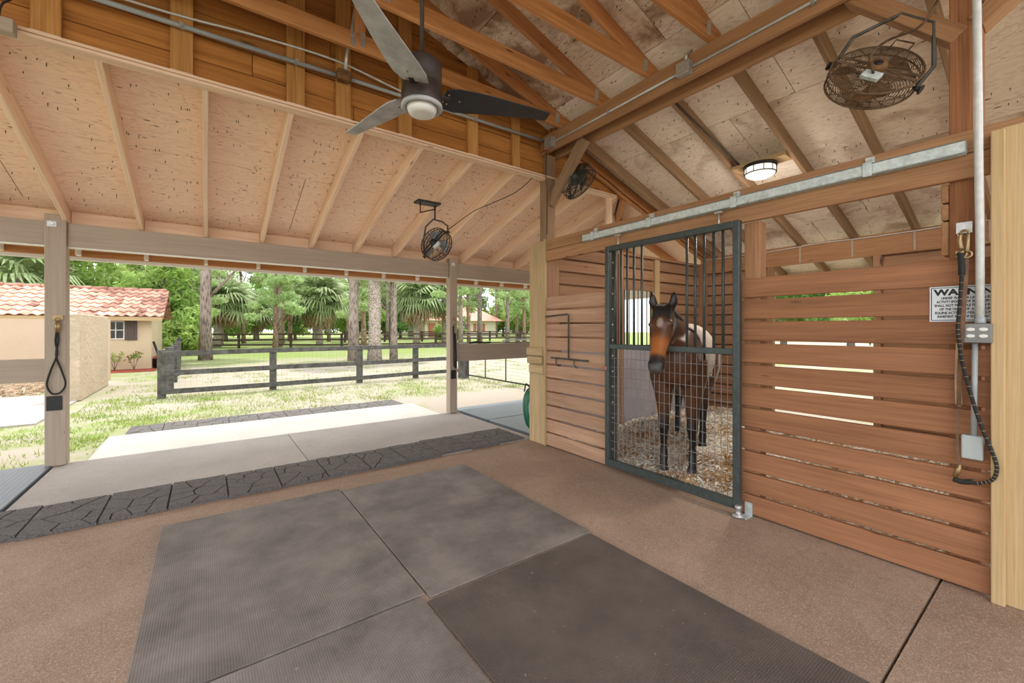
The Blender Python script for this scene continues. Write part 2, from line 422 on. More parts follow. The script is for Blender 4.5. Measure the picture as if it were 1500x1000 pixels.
def smooth_path(pts, k=6):
    P = [Vector(p) for p in pts]; P = [P[0]*2-P[1]]+P+[P[-1]*2-P[-2]]; out = []
    for i in range(1, len(P)-2):
        for j in range(k):
            t = j/k
            out.append(.5*((2*P[i])+(-P[i-1]+P[i+1])*t+(2*P[i-1]-5*P[i]+4*P[i+1]-P[i+2])*t*t+(-P[i-1]+3*P[i]-3*P[i+1]+P[i+2])*t**3))
    return out+[P[-2]]
def npmesh(name, verts, faces, mat, smooth=False):
    """fast mesh from numpy arrays (faces all of one size)"""
    me = bpy.data.meshes.new(name); nf, k = faces.shape
    me.vertices.add(len(verts)); me.vertices.foreach_set('co', np.asarray(verts, dtype=np.float32).ravel())
    me.loops.add(nf*k); me.loops.foreach_set('vertex_index', faces.astype(np.int32).ravel())
    me.polygons.add(nf); me.polygons.foreach_set('loop_start', np.arange(0, nf*k, k, dtype=np.int32))
    me.polygons.foreach_set('loop_total', np.full(nf, k, dtype=np.int32))
    me.update(calc_edges=True); me.materials.append(M[mat]); return me

# ================================================================ THE BARN
ZU = lambda X: 3.82-.33333*(X-3.4) if X >= 1.06 else 3.82+.33333*(X+1.28)      # underside of the main rafters
ZP = lambda Y: 3.31-.306*(Y-3.97)                                             # underside of the porch rafters
# ---- ground and floors
g = MB(); g.raw([(-120, -25, -.06), (140, -25, -.06), (140, 190, -.06), (-120, 190, -.06)], [(0, 1, 2, 3)])
tag(g.build('ground', 'ground'), 'sandy ground with patchy green grass around the barn', kind='structure')
fl = thing('floor', (1, 1, -.12), 'brown pitted concrete barn floor with a cracked joint', kind='structure')
MB().box((-2.2, .495, -.12), (3.9, 4.18, 0)).build('floor_slab', 'floor', fl)
MB().box((-2.2, -4, -.12), (3.9, .483, 0)).build('floor_slab', 'floor', fl)
MB().box((3.9, -4, -.12), (7.2, 4.1, -.01)).build('floor_slab', 'floor', fl)
MB().box((-2.2, 4.18, -.12), (3.55, 4.318, -.012)).build('floor_edge', 'floor', fl)
sl = thing('slab', (1, 5.6, -.12), 'grey concrete entrance slab under the porch roof', kind='structure')
MB().box((-1.29, 4.32, -.12), (.893, 6.46, -.005)).build('slab_section', 'slab', sl)
MB().box((.901, 4.32, -.12), (3.5, 6.46, -.005)).build('slab_section', 'slab', sl)
MB().box((-1.06, 6.467, -.12), (3.22, 7.74, -.012)).build('slab_section', 'apron', sl, label='pale concrete apron outside the porch')
sb = thing('floor_plates', (-2.2, 5.6, -.1), 'grey diamond tread floor plates of the side bays', kind='structure')
for a, b in (((-3.4, 4.3, -.08), (-1.31, 5.03, .012)), ((-3.4, 5.04, -.08), (-1.31, 6.46, .012)),
             ((3.56, 4.27, -.08), (6.8, 5.51, .012)), ((3.56, 5.53, -.08), (6.8, 6.68, .012))):
    MB().box(a, b).build('tread_plate', 'tread', sb, bev=.005)

# ---- main roof: trusses, rafters, sheathing
ce = thing('ceiling', (1.06, 0, 3.8), 'open main roof of pine trusses under stained plywood sheathing', kind='structure')
TY = [3.67-.61*i for i in range(8)]
for Y in TY:
    bc = beam('roof_truss', (-1.42, Y, 3.885), (3.56, Y, 3.885), .042, .14, 'truss', ce)
    tc = .07/math.cos(math.atan(.3333))
    # top chord: aisle part reads as fresh pine, the tail over the stall as greyer rafter
    beam('top_chord', (3.62, Y, ZU(3.62)+tc), (1.06, Y, ZU(1.06)+tc), .04, .14, 'truss', bc)
    beam('top_chord', (-2.1, Y, ZU(-2.1)+tc), (1.06, Y, ZU(1.06)+tc), .04, .14, 'truss', bc)
    beam('king_post', (1.06, Y, 3.955), (1.06, Y, 4.6), .04, .09, 'truss', bc, up=(1, 0, 0))
    for sx in (-1.2, 3.32):
        m = MB(); m.box((-.028, -.0235, -.06), (.028, -.021, .06), T(sx, Y, 3.905) @ Matrix.Rotation(.15, 4, 'Y')); m.build('nail_plate', 'zinc', bc)
    m = MB(); m.box((.98, Y-.0235, 3.83), (1.02, Y-.021, 3.95)).box((1.06, Y-.0235, 3.85), (1.10, Y-.021, 3.97)); m.build('nail_plate', 'zinc', bc)
    beam('rafter', (3.62, Y, ZU(3.62)+tc), (8.1, Y, ZU(8.1)+tc), .042, .14, 'rafter_s', ce)
beam('rafter', (3.45, 3.95, ZU(3.45)+tc), (7.45, 3.95, ZU(7.45)+tc), .05, .14, 'truss', ce)
beam('rafter', (3.45, 3.875, ZU(3.45)+tc), (7.45, 3.875, ZU(7.45)+tc), .045, .10, 'truss', ce)
HIPY = lambda X: 3.97+(3.31-3.82+.33333*(X-3.4))/.306
for Y in (4.56, 5.17, 5.78):
    X0 = 3.4+(.306*(Y-3.97)+.51)/.33333
    beam('rafter', (X0, Y, ZU(X0)+tc), (7.45, Y, ZU(7.45)+tc), .042, .14, 'truss', ce)
beam('hip_rafter', (4.93, 3.99, ZU(4.93)+.06), (7.35, HIPY(7.35), ZU(7.35)+.06), .042, .17, 'truss', ce)
def roof_panel(X0, X1, Y0, Y1, mat):
    th = .15/math.cos(math.atan(.3333))
    a = Vector((X0, 0, ZU(X0)+th)); b = Vector((X1, 0, ZU(X1)+th)); L = (b-a).length-.006
    mid = (a+b)/2; mid.y = (Y0+Y1)/2
    ax = (b-a).normalized(); 
    # local X runs along world Y (face grain), local Y down the slope
    x = Vector((0, 1, 0)); y = ax; z = x.cross(y)
    m = Matrix((x, y, z)).transposed().to_4x4(); m.translation = mid
    add('plywood_panel', boxmesh(Y1-Y0-.006, L, .016, .002, mat), None, ce, m)
cs = .3162/.3333                              # cos of the pitch
for i in range(7):
    X0 = 1.06+i*1.155*.97; X1 = min(X0+1.155*.97, 8.15)
    off = -.61 if i % 2 else .0
    y = 4.03
    first = True
    while y > -.9:
        L = 2.44+off if first else 2.44
        roof_panel(X0, X1, max(y-L, -1.0), y, 'plym' if X1 < 3.7 else 'plys'); y -= L; first = False
for i in range(3):
    X1 = 1.06-i*1.12; X0 = X1-1.12
    for y in (4.03, 1.59): roof_panel(X0, X1, max(-1, y-2.44), y, 'plym')
m = MB(); zt = .158
A = (4.95, 4.03); 
pts = [(4.97, 4.03), (8.15, 4.03), (8.15, HIPY(8.15))]
m.raw([(x, y, ZU(x)+zt) for x, y in pts]+[(x, y, ZU(x)+zt+.016) for x, y in pts], [(0, 1, 2), (5, 4, 3), (0, 3, 4, 1), (1, 4, 5, 2), (2, 5, 3, 0)])
m.build('plywood_panel', 'plyp', ce)
m = MB(); e = .19
m.raw([(1.06, -1.02, ZU(1.06)+e), (8.2, -1.02, ZU(8.2)+e), (8.2, 4.06, ZU(8.2)+e), (4.9, 4.06, ZU(4.9)+e), (1.06, 4.06, ZU(1.06)+e), (-2.4, 4.06, ZU(-2.4)+e), (-2.4, -1.02, ZU(-2.4)+e), (8.2, HIPY(8.2), ZU(8.2)+e)],
      [(0, 1, 2, 3, 4), (4, 5, 6, 0), (2, 7, 3)])
m.build('light_block_sheet', 'black', ce)  # unseen sheet added to block sky light through the panel gaps
bbox('eave_fascia', (8.12, -1, 2.13), (8.16, 6.9, 2.42), 'paint_w', ce, 1)
# nails poking through the sheathing
def nails(n, fn, parent):
    m = MB()
    for _ in range(n):
        p, nz = fn(); L = random.uniform(.018, .034); r = .0022
        m.box((p[0]-r, p[1]-r, p[2]-L), (p[0]+r, p[1]+r, p[2]))
    tag(m.build('nail_tips', 'black', parent), kind='stuff')
def fmain():
    X = random.choice([1.3+.15*k for k in range(40)])+random.uniform(-.04, .04); Y = random.uniform(-1, 3.95)
    return (X, Y, ZU(X)+.158), 0
nails(900, fmain, ce)

# ---- beams over the stall line, posts, knee braces
rb = thing('roof_beam', (3.48, 1.5, 3.59), 'double timber roof beam running above the stall front', kind='structure')
bbox('beam_board', (3.36, -1, 3.59), (3.40, 4.10, 3.81), 'beam', rb, 1)
bbox('beam_board', (3.555, -1, 3.575), (3.595, 4.10, 3.80), 'beam', rb, 1)
for Y in [y-.0 for y in TY[:7]]:
    bbox('blocking', (3.60, Y-.10, 3.60), (3.64, Y-.03, 3.74), 'rafter_s', rb, 2)
beam('knee_brace', (3.478, 3.95, 3.0), (3.478, 3.36, 3.60), .14, .065, 'rafter_s', rb, up=(1, 0, 0))
beam('knee_brace', (3.478, .42, 3.09), (3.478, .92, 3.64), .09, .13, 'beam', rb, up=(1, 0, 0))
beam('knee_brace', (3.478, .36, 3.13), (3.478, -.3, 3.66), .09, .13, 'beam', rb, up=(1, 0, 0))
bbox('barn_post', (3.405, 3.935, 2.52), (3.545, 4.07, 3.6), 'rafter_s', None, 2, label='square brown post standing on the tan corner column', kind='structure')
bbox('barn_post', (3.422, .335, 0), (3.552, .46, 3.81), 'post_wood', None, 2, label='rough brown post between the tan wall and the slatted stall front', kind='structure')
tp = thing('corner_column', (3.48, 4.08, 0), 'tan rough wood column at the outer stall corner', kind='structure')
bbox('column', (3.365, 3.93, 0), (3.403, 4.235, 2.525), 'tan', tp, 2, bev=.006)
bbox('column_core', (3.404, 3.938, 0), (3.62, 4.23, 2.515), 'board_in', tp, 2)
bbox('corner_strip', (3.352, 3.915, 0), (3.385, 3.94, 2.54), 'tan', tp, 2)
for k, (z0, z1) in enumerate(((1.10, 1.20), (1.0, 1.09), (.88, .985))):
    bbox('cleat', (3.31+.008*k, 3.93+.02*(k == 1), z0), (3.362, 4.235-.03*(k == 2), z1), 'tan', tp, 1, bev=.01)

# ---- gable wall above the porch
gw = thing('wall_gable', (1, 4.0, 3.3), 'orange stained plank gable wall above the porch roof', kind='structure')
z = 3.335
for k in range(8):
    h = [.165, .185, .18, .19, .175, .185, .18, .18][k]; zz = z+h
    xr = min(5.0, 3.4+(3.97-z)/.33333); xl = max(-2.6, -1.28-(3.97-z)/.33333)
    cut = [1.1, .3, 2.0, .9, -.2, 1.4, .6, 1.][k]
    for a, b in ((xl, cut-.002), (cut+.002, xr)):
        if b-a > .2: bbox('plank', (a, 4.0+.004*(k % 2), z), (b, 4.022+.004*(k % 2), zz-.006), 'gable', gw, 0)
    z = zz
for i, (X, wd_) in enumerate(((-.84, .14), (-.15, .135), (.612, .14), (1.0, .13), (1.585, .135), (2.36, .13), (2.95, .11))):
    bbox('stud', (X-wd_/2, 3.955, 3.345), (X+wd_/2, 3.998, min(ZU(X)+.13, 4.7)), 'stud', gw, 2)
    MB().box((X-wd_/2, 3.945, 3.337), (X+wd_/2, 3.998, 3.345)).build('stud_shim', 'rafter_p', gw)
m = MB(); m.prism([(-2.6, 3.34), (4.9, 3.34), (3.4, 3.93), (1.06, 4.72), (-1.3, 3.95), (-2.6, 3.5)], 4.03, 4.04, 1); m.build('sheathing', 'gable', gw)
bbox('trim_4', (-2.6, 3.93, 3.314), (4.72, 4.03, 3.334), 'rafter_p', None, 0, bev=.002, label='upper pale plywood edge strip under the gable planks', kind='structure')
bbox('trim_5', (-2.6, 3.938, 3.29), (4.72, 4.03, 3.311), 'rafter_p', None, 0, bev=.002, label='lower pale plywood edge strip at the top of the porch ceiling', kind='structure')
bbox('stud', (4.55, 3.97, 2.56), (4.66, 4.01, 3.30), 'rafter_p', gw, 2)

# ---- porch roof
po = thing('porch_ceiling', (1, 5.4, 3), 'bright porch ceiling of plywood sheets on pine rafters', kind='structure')
sl_ = math.atan(.306); tp_ = .085/math.cos(sl_)
PX = [-1.21+.6*i for i in range(-3, 15)]
for X in PX:
    Y0 = 4.045 if X < 4.9 else HIPY(X)+.05
    if Y0 > 6.3: continue
    beam('porch_rafter', (X, Y0+.01, ZP(Y0+.01)+tp_), (X, 6.99, ZP(6.99)+tp_), .04, .17, 'rafter_p', po)
for i in range(len(PX)-1):
    bbox('bird_block', (PX[i]+.022, 6.48, 2.56), (PX[i+1]-.022, 6.51, ZP(6.51)+.172), 'rafter_p', po, 0)
def porch_panel(X0, X1, Y0, Y1):
    th = .178/math.cos(sl_)
    a = Vector((0, Y0, ZP(Y0)+th)); b = Vector((0, Y1, ZP(Y1)+th)); L = (b-a).length-.006
    y = (b-a).normalized(); x = Vector((1, 0, 0)); zz = x.cross(y)
    m = Matrix((x, y, zz)).transposed().to_4x4(); m.translation = (a+b)/2+Vector(((X0+X1)/2, 0, 0))
    add('plywood_panel', boxmesh(X1-X0-.006, L, .014, .002, 'plyp'), None, po, m)
for r in range(3):
    Y0 = 4.045+r*1.14; Y1 = min(Y0+1.14, 7.03)
    x = -3.0-(.9 if r % 2 else 0)
    while x < 4.9:
        porch_panel(x, min(x+2.4, 4.92), Y0, Y1); x += 2.4
m = MB(); pts = [(4.92, 4.05), (7.5, HIPY(7.5)), (7.5, 7.03), (4.92, 7.03)]; zt = .186
m.raw([(x, y, ZP(y)+zt) for x, y in pts]+[(x, y, ZP(y)+zt+.014) for x, y in pts], [(3, 2, 1, 0), (4, 5, 6, 7), (0, 1, 5, 4), (1, 2, 6, 5), (2, 3, 7, 6), (3, 0, 4, 7)])
m.build('plywood_panel', 'plyp', po)
m = MB(); m.raw([(-5.5, 4.05, ZP(4.05)+.215), (4.92, 4.05, ZP(4.05)+.215), (7.6, HIPY(7.6), ZP(HIPY(7.6))+.215), (7.6, 7.06, ZP(7.06)+.215), (-5.5, 7.06, ZP(7.06)+.215)], [(0, 1, 2, 3, 4)])
m.build('light_block_sheet', 'black', po)  # added out of sight so no daylight leaks between the porch sheets
def fporch():
    Y = random.choice([4.1+.15*k for k in range(17)])+random.uniform(-.03, .03); X = random.uniform(-1.9, 4.6)
    return (X, Y, ZP(Y)+.186), 0
nails(520, fporch, po)
bbox('fascia', (-3.2, 6.998, 2.243), (7.6, 7.03, 2.41), 'paint_w', po, 0)
bbox('sub_fascia', (-3.2, 6.965, 2.284), (7.6, 6.996, 2.42), 'truss', po, 0)
for X in PX: bbox('rafter_tail', (X-.02, 6.87, 2.288), (X+.02, 6.964, 2.43), 'paint_w', po, 1)
bbox('fascia_trim', (-3.2, 7.03, 2.38), (7.6, 7.06, 2.57), 'paint_w', po, 0)
# header and posts of the entrance
hd = thing('porch_header', (1, 6.43, 2.3), 'greige painted header beam across the porch entrance', kind='structure')
for a, b in ((-3.2, -1.362), (-1.198, 3.322), (3.472, 7.2)):
    bbox('header_beam', (a, 6.385, 2.315), (b, 6.475, 2.562), 'paint', hd, 0)
    bbox('drip_edge', (a, 6.40, 2.302), (b, 6.49, 2.3145), 'paint_w', hd, 0, bev=.001)
def porch_post(X0, X1, lab, side):
    t = thing('porch_post', ((X0+X1)/2, 6.42, 0), lab, kind='structure')
    bbox('post', (X0, 6.35, 0), (X1, 6.49, 2.635), 'paint', t, 2, bev=.006)
    MB().box((X0+.02, 6.343, 2.50), (X0+.09, 6.352, 2.56)).build('bolt_plate', 'zinc', t)
    m = MB(); m.cyl((X0+.06, 6.345, 2.53), (X0+.06, 6.33, 2.53), .012, 8); m.build('bolt', 'chrome', t)
    MB().box((X0+.015, 6.338, .585), (X1-.03, 6.352, .735)).build('cover_plate', 'box_g' if side else 'black', t, bev=.003)
    return t
porch_post(-1.36, -1.20, 'greige porch post with a looped black cord, nearest the tan shed wall', 0)
porch_post(3.33, 3.47, 'greige porch post beside the green hose bay', 0)
for X0, X1, lab, zz in ((-3.4, -1.362, 'greige rail board joining the porch post on the stucco wall side', (.885, 1.125)), (3.472, 7.0, 'greige rail board of the hose bay with grooming things on top', (.872, 1.165))):
    bbox('bay_rail', (X0, 6.40, zz[0]), (X1, 6.44, zz[1]), 'paint', None, 0, label=lab, kind='structure')

# ================================================================ THE STALL
sf = thing('wall_stall_front', (3.4, 2, 0), 'slatted brown board stall front with header boards', kind='structure')
P = 1.835/11
for k in range(11):
    z0 = .012+k*P; z1 = z0+P-.021
    j = random.uniform(-.003, .003)
    bbox('board', (3.381+j, .298, z0), (3.418+j, 1.60, z1), 'board', sf, 1)
    bbox('board', (3.381-j, 2.90, z0), (3.418-j, 3.928, z1), 'board_l', sf, 1)
bbox('header_board', (3.381, -1.5, 2.405), (3.418, 3.93, 2.53), 'beam', sf, 1)
bbox('header_board', (3.381, .30, 2.268), (3.418, 3.93, 2.402), 'beam', sf, 1)
bbox('trim_1', (3.421, 1.47, 0), (3.53, 1.585, 2.265), 'beam', None, 2, label='light brown wooden door jamb post beside the sliding stall door', kind='structure')
bbox('trim_2', (3.421, 2.93, 0), (3.53, 3.02, 2.265), 'rafter_s', None, 2, label='brown wooden door jamb post at the dusty left boards', kind='structure')
sp = thing('trim_3', (3.48, .5, 1.86), 'stack of light spacer blocks beside the rough brown post', kind='structure')
for z0, z1 in ((1.86, 2.05), (2.06, 2.15), (2.16, 2.265)): bbox('spacer_block', (3.421, .462, z0), (3.545, .492, z1), 'beam', sp, 0)
m = MB(); m.box((3.39, 2.855, .02), (3.42, 2.90, 2.30)); jm = m.build('steel_jamb', 'steel', sf)
for k in range(13):
    MB().cyl((3.391, 2.878, .2+.16*k), (3.384, 2.878, .2+.16*k), .008, 8).build('bolt_head', 'chrome', jm)
ss = thing('wall_stall_side', (5.3, 3.97, 0), 'slatted inner side wall of the stall with a barred window', kind='structure')
for k in range(15):
    z0 = .02+k*.166; z1 = z0+.142
    if z1 <= 1.2 or z0 >= 2.0: bbox('board', (3.63, 3.955, z0), (7.0, 3.99, z1), 'board_in', ss, 0)
    else:
        bbox('board', (3.63, 3.955, z0), (4.83, 3.99, z1), 'board_in', ss, 0)
        bbox('board', (5.62, 3.955, z0), (7.0, 3.99, z1), 'board_in', ss, 0)
bbox('window_post', (5.60, 3.92, 0), (5.72, 4.03, 2.5), 'tan', ss, 2); bbox('window_post', (4.75, 3.92, 0), (4.86, 4.03, 2.5), 'board_in', ss, 2)
bbox('top_plate', (3.63, 3.95, 2.51), (7.0, 4.04, 2.55), 'board_in', ss, 0)
MB().box((3.63, 3.925, 0), (7.0, 3.952, 1.16)).build('kick_panel', 'kick', ss)
for k in range(7): MB().cyl((4.93+.105*k, 3.97, 1.17), (4.93+.105*k, 3.97, 2.03), .008, 8).build('window_bar', 'steel', ss)
MB().box((3.63, 3.995, .0), (4.80, 4.005, 2.51)).build('sheathing', 'board_in', ss); MB().box((5.66, 3.995, .0), (7.0, 4.005, 2.51)).build('sheathing', 'board_in', ss); MB().box((4.80, 3.995, .0), (5.66, 4.005, 1.19)).build('sheathing', 'board_in', ss); MB().box((4.80, 3.995, 2.03), (5.66, 4.005, 2.51)).build('sheathing', 'board_in', ss)
sk = thing('wall_stall_back', (7.02, 1.8, 0), 'slatted rear wall of the stall with an open doorway', kind='structure')
for k in range(14):
    z0 = .02+k*.166; z1 = z0+.142
    bbox('board', (7.0, 2.86, z0), (7.035, 3.97, z1), 'board_in', sk, 1)
    bbox('board', (7.0, -1.5, z0), (7.035, 1.59, z1), 'board_in', sk, 1)
MB().box((7.04, 2.85, 0), (7.05, 4.0, 2.45)).build('sheathing', 'board_in', sk); MB().box((7.04, -1.5, 0), (7.05, 1.59, 2.45)).build('sheathing', 'board_in', sk)
bbox('header_board', (6.98, -1.5, 2.38), (7.02, 3.97, 2.66), 'beam', sk, 1)
bbox('header_board', (7.02, -1.5, 2.29), (7.05, 1.6, 2.36), 'board_in', sk, 1)
bbox('corner_fill_post', (6.90, 3.86, 0), (7.06, 4.02, 2.55), 'board_in', sk, 2)  # post added to close the wall gap where daylight leaked in
for Y in (1.58, 2.85): bbox('door_post', (6.96, Y-.04, 0), (7.05, Y+.04, 2.38), 'board_in', sk, 2)
for Y in TY[1:6]:
    MB().box((6.972, Y-.012, 2.40), (6.98, Y+.012, 2.70)).build('hurricane_strap', 'paint', sk)
sr = thing('wall_stall_right', (5.2, .28, 0), 'slatted far partition of the stall', kind='structure')
for k in range(14):
    z0 = .02+k*.166; bbox('board', (3.6, .24, z0), (7.0, .275, z0+.142), 'board_in', sr, 0)
# tan wall at the end
tw = thing('wall_right', (3.4, -1, 0), 'tan painted rough siding wall beside the slatted stall front', kind='structure')
Y1 = .262; k = 0
while Y1 > -1.5:
    bbox('siding_board', (3.362, Y1-.297, 0), (3.40, Y1, 2.49), 'tan_wall', tw, 2, bev=.004); Y1 -= .30
bbox('trim_board', (3.325, .245, 0), (3.378, .295, 2.475), 'tan_wall', tw, 2)

# ---- stall door on its overhead track
dr = thing('door_1', (3.32, 2.24, 0), 'dark green steel sliding stall door with bars above wire mesh', kind='structure')
DX = 3.318; y0, y1 = 1.565, 2.905; zb, zt = .045, 2.276; tw_ = .05
bbox('stile', (DX-.025, y0, zb), (DX+.025, y0+.052, zt), 'steel', dr, 2, bev=.005)
bbox('stile', (DX-.025, y1-.052, zb), (DX+.025, y1, zt), 'steel', dr, 2, bev=.005)
bbox('top_rail', (DX-.025, y0+.052, zt-.055), (DX+.025, y1-.052, zt), 'steel', dr, 1, bev=.005)
bbox('middle_rail', (DX-.02, y0+.052, 1.235), (DX+.02, y1-.052, 1.285), 'steel', dr, 1, bev=.005)
bbox('bottom_rail', (DX-.025, y0+.052, zb), (DX+.025, y1-.052, zb+.07), 'steel', dr, 1, bev=.005)
for Y in (2.79, 2.715, 2.64, 2.56, 2.47, 2.01, 1.935, 1.857, 1.776, 1.70):
    MB().cyl((DX, Y, 1.28), (DX, Y, zt-.05), .0115, 10).build('bar', 'steel', dr)
m = MB(); n = 24
for k in range(1, n):
    Y = y0+.052+(y1-y0-.104)*k/n; m.tube([(DX+.008, Y, zb+.06), (DX+.008, Y, 1.24)], .0026, 5, cap=False)
for k in range(1, 12):
    zz = zb+.07+(1.235-zb-.07)*k/12; m.tube([(DX+.004, y0+.05, zz), (DX+.004, y1-.05, zz)], .0026, 5, cap=False)
m.build('wire_mesh', 'wire', dr)
for Y in (1.74, 2.76):
    m = MB(); m.cyl((DX+.01, Y, zt-.09), (DX+.01, Y, 2.40), .007, 8); m.box((DX-.004, Y-.03, 2.365), (DX+.03, Y+.03, 2.378)); m.cyl((DX+.01, Y, zt), (DX+.01, Y, zt+.012), .014, 6)
    m.build('hanger_bolt', 'chrome', dr)
MB().box((DX-.03, y1-.03, 1.02), (DX-.02, y1-.005, 1.05)).build('red_tag', 'shut_r', dr)
tr = thing('door_track', (3.355, 1.8, 2.38), 'pale galvanised door track fixed along the stall header', 'track')
m = MB(); a, b = .385, 3.25
m.box((3.322, a, 2.395), (3.326, b, 2.463)).box((3.322, a, 2.459), (3.376, b, 2.464)).box((3.372, a, 2.395), (3.376, b, 2.463)).box((3.322, a, 2.393), (3.338, b, 2.398)).box((3.36, a, 2.393), (3.376, b, 2.398))
m.build('rail', 'galv', tr)
for Y in (.80, 1.62, 2.4, 3.10):
    m = MB(); m.box((3.365, Y-.022, 2.44), (3.381, Y+.022, 2.515)).box((3.31, Y-.022, 2.462), (3.376, Y+.022, 2.47)).box((3.312, Y-.022, 2.385), (3.318, Y+.022, 2.47))
    bk = m.build('track_bracket', 'galv', tr); MB().cyl((3.362, Y, 2.497), (3.352, Y, 2.497), .009, 6).build('bracket_bolt', 'chrome', bk)
dg = thing('door_guide', (3.30, 1.55, 0), 'small steel roller guide at the foot of the stall door', 'door guide')
MB().box((3.285, 1.505, .0), (3.378, 1.56, .006)).box((3.372, 1.505, 0), (3.379, 1.56, .10)).build('bracket', 'galv', dg)
MB().lathe([(.045, .0), (.045, .012), (.018, .018), (.018, .055), (.025, .06), (.025, .08), (.01, .085)], T(3.282, 1.565, .006), 14).build('roller', 'zinc', dg)
# iron saddle hook folded on the left panel
hk = thing('blanket_rack', (3.36, 3.5, 1.06), 'dark iron swing arm rack on the dusty left stall boards', 'rack')
m = MB(); m.tube([(3.362, 3.915, 1.587), (3.355, 3.52, 1.605), (3.355, 3.50, 1.59), (3.355, 3.50, 1.10)], .009, 8); m.build('arm', 'cagewire', hk)
m = MB(); m.tube([(3.352, 3.76, 1.09), (3.352, 3.24, 1.085)], .010, 8)
for Y in (3.70, 3.40): m.tube([(3.352, Y, 1.09), (3.34, Y, 1.04), (3.345, Y-.03, 1.0), (3.36, Y-.04, 1.0)], .007, 6)
m.box((3.345, 3.2, 1.075), (3.362, 3.27, 1.095)).box((3.345, 3.72, 1.08), (3.362, 3.80, 1.1)); m.build('hook_bar', 'cagewire', hk)

# ---- stall bedding
nx, ny = 60, 60
xs = np.linspace(3.46, 6.89, nx); ys = np.linspace(.3, 3.90, ny); X, Y = np.meshgrid(xs, ys, indexing='ij')
Hb = lambda X, Y: .045+.09*np.clip((X-3.9)/2.2, 0, 1)+.025*np.sin(X*3.1+1)*np.cos(Y*2.7)*np.clip((X-3.7)/.6, 0, 1)+.012*np.sin(X*9+Y*5)*np.clip((X-3.6)/.5, 0, 1)
Z = Hb(X, Y)+RNG.normal(0, .006, X.shape)
V = np.stack([X, Y, Z], -1).reshape(-1, 3); idx = np.arange(nx*ny).reshape(nx, ny)
F = np.stack([idx[:-1, :-1], idx[1:, :-1], idx[1:, 1:], idx[:-1, 1:]], -1).reshape(-1, 4)
be = add('stall_bedding', npmesh('bedding', V-np.array([5.2, 2.1, 0]), F, 'bed'), None, None, T(5.2, 2.1, 0))
tag(be, 'pale wood shavings and golden straw bedding on the stall floor', 'bedding', kind='stuff')
def flakes(n, mat, seed, cl):
    r = np.random.default_rng(seed); P = np.stack([r.uniform(3.49, 6.84, n), r.uniform(.35, 3.86, n)], -1)
    if cl: P = np.concatenate([P[:n//3], (P[n//3:n//3+30][r.integers(0, 30, n-n//3)]+r.normal(0, .11, (n-n//3, 2)))]); P[:, 0] = P[:, 0].clip(3.49, 6.84); P[:, 1] = P[:, 1].clip(.35, 3.86)
    c = np.column_stack([P, Hb(P[:, 0], P[:, 1])+r.uniform(.002, .022, n)])
    a = r.uniform(0, 6.28, n); u = np.stack([np.cos(a), np.sin(a), r.uniform(-.5, .5, n)], -1); w = np.stack([-np.sin(a), np.cos(a), r.uniform(-.6, .6, n)], -1)
    L = r.uniform(.008, .026, (n, 1)); B = r.uniform(.003, .009, (n, 1))
    if cl: L = L*1.6; B = B*.35
    q = np.stack([c-u*L-w*B, c+u*L-w*B, c+u*L+w*B, c-u*L+w*B], 1).reshape(-1, 3)-np.array([5.2, 2.1, 0])
    return npmesh('flakes', q, np.arange(4*n).reshape(-1, 4), mat)
tag(add('shaving_flakes', flakes(16000, 'shave', 3, False), None, be, T(5.2, 2.1, 0)), kind='stuff')
tag(add('straw_flakes', flakes(14000, 'shave2', 4, True), None, be, T(5.2, 2.1, 0)), kind='stuff')

# ================================================================ FLOOR COVERINGS
def mat_piece(a, b, mat, lab):
    bbox('rubber_mat', (a[0], a[1], .0005), (b[0], b[1], .0125), mat, None, 0, bev=.003, label=lab, cat='mat', group='rubber stall mats on the aisle floor')
mat_piece((-.262, 2.10), (.952, 3.935), 'mat', 'grey nubbed rubber mat beside the bare concrete and the stone-look tile strip')
mat_piece((.962, 2.055), (2.19, 3.87), 'mat', 'grey nubbed rubber mat between the stall door and the tile strip')
mat_piece((-.285, .24), (.925, 2.088), 'mat', 'grey nubbed rubber mat cut by the frame, away from the stall door')
mat_piece((.938, .20), (2.165, 2.035), 'mat2', 'darker brown-black nubbed rubber mat with dusty spots by the slatted stall front')

def clip_poly(poly, nx, ny, c):            # keep nx*x+ny*y <= c
    out = []
    for i in range(len(poly)):
        p, q = poly[i], poly[(i+1) % len(poly)]; a = nx*p[0]+ny*p[1]-c; b = nx*q[0]+ny*q[1]-c
        if a <= 0: out.append(p)
        if (a < 0 < b) or (b < 0 < a):
            t = a/(a-b); out.append((p[0]+t*(q[0]-p[0]), p[1]+t*(q[1]-p[1])))
    return out
def flagstone(w, d, n, seed, brick=False):
    r = random.Random(seed); cells = []
    if brick:
        rows = 5
        for j in range(rows):
            y0 = -d/2+d*j/rows; off = (w/3)*(.5*(j % 2)); xs = [-w/2]+[x for x in [-w/2+off+k*w/2.4 for k in range(1, 4)] if x < w/2-.03]+[w/2]
            for a, b in zip(xs, xs[1:]): cells.append([(a, y0), (b, y0), (b, y0+d/rows), (a, y0+d/rows)])
    else:
        pts = []
        tries = 0
        while len(pts) < n and tries < 500:
            p = (r.uniform(-w/2, w/2), r.uniform(-d/2, d/2)); tries += 1
            if all((p[0]-q[0])**2+(p[1]-q[1])**2 > (.55*math.sqrt(w*d/n))**2 for q in pts): pts.append(p)
        for p in pts:
            poly = [(-w/2, -d/2), (w/2, -d/2), (w/2, d/2), (-w/2, d/2)]
            for q in pts:
                if q is p: continue
                dx, dy = q[0]-p[0], q[1]-p[1]; poly = clip_poly(poly, dx, dy, (q[0]**2+q[1]**2-p[0]**2-p[1]**2)/2)
                if len(poly) < 3: break
            if len(poly) >= 3: cells.append(poly)
    return cells
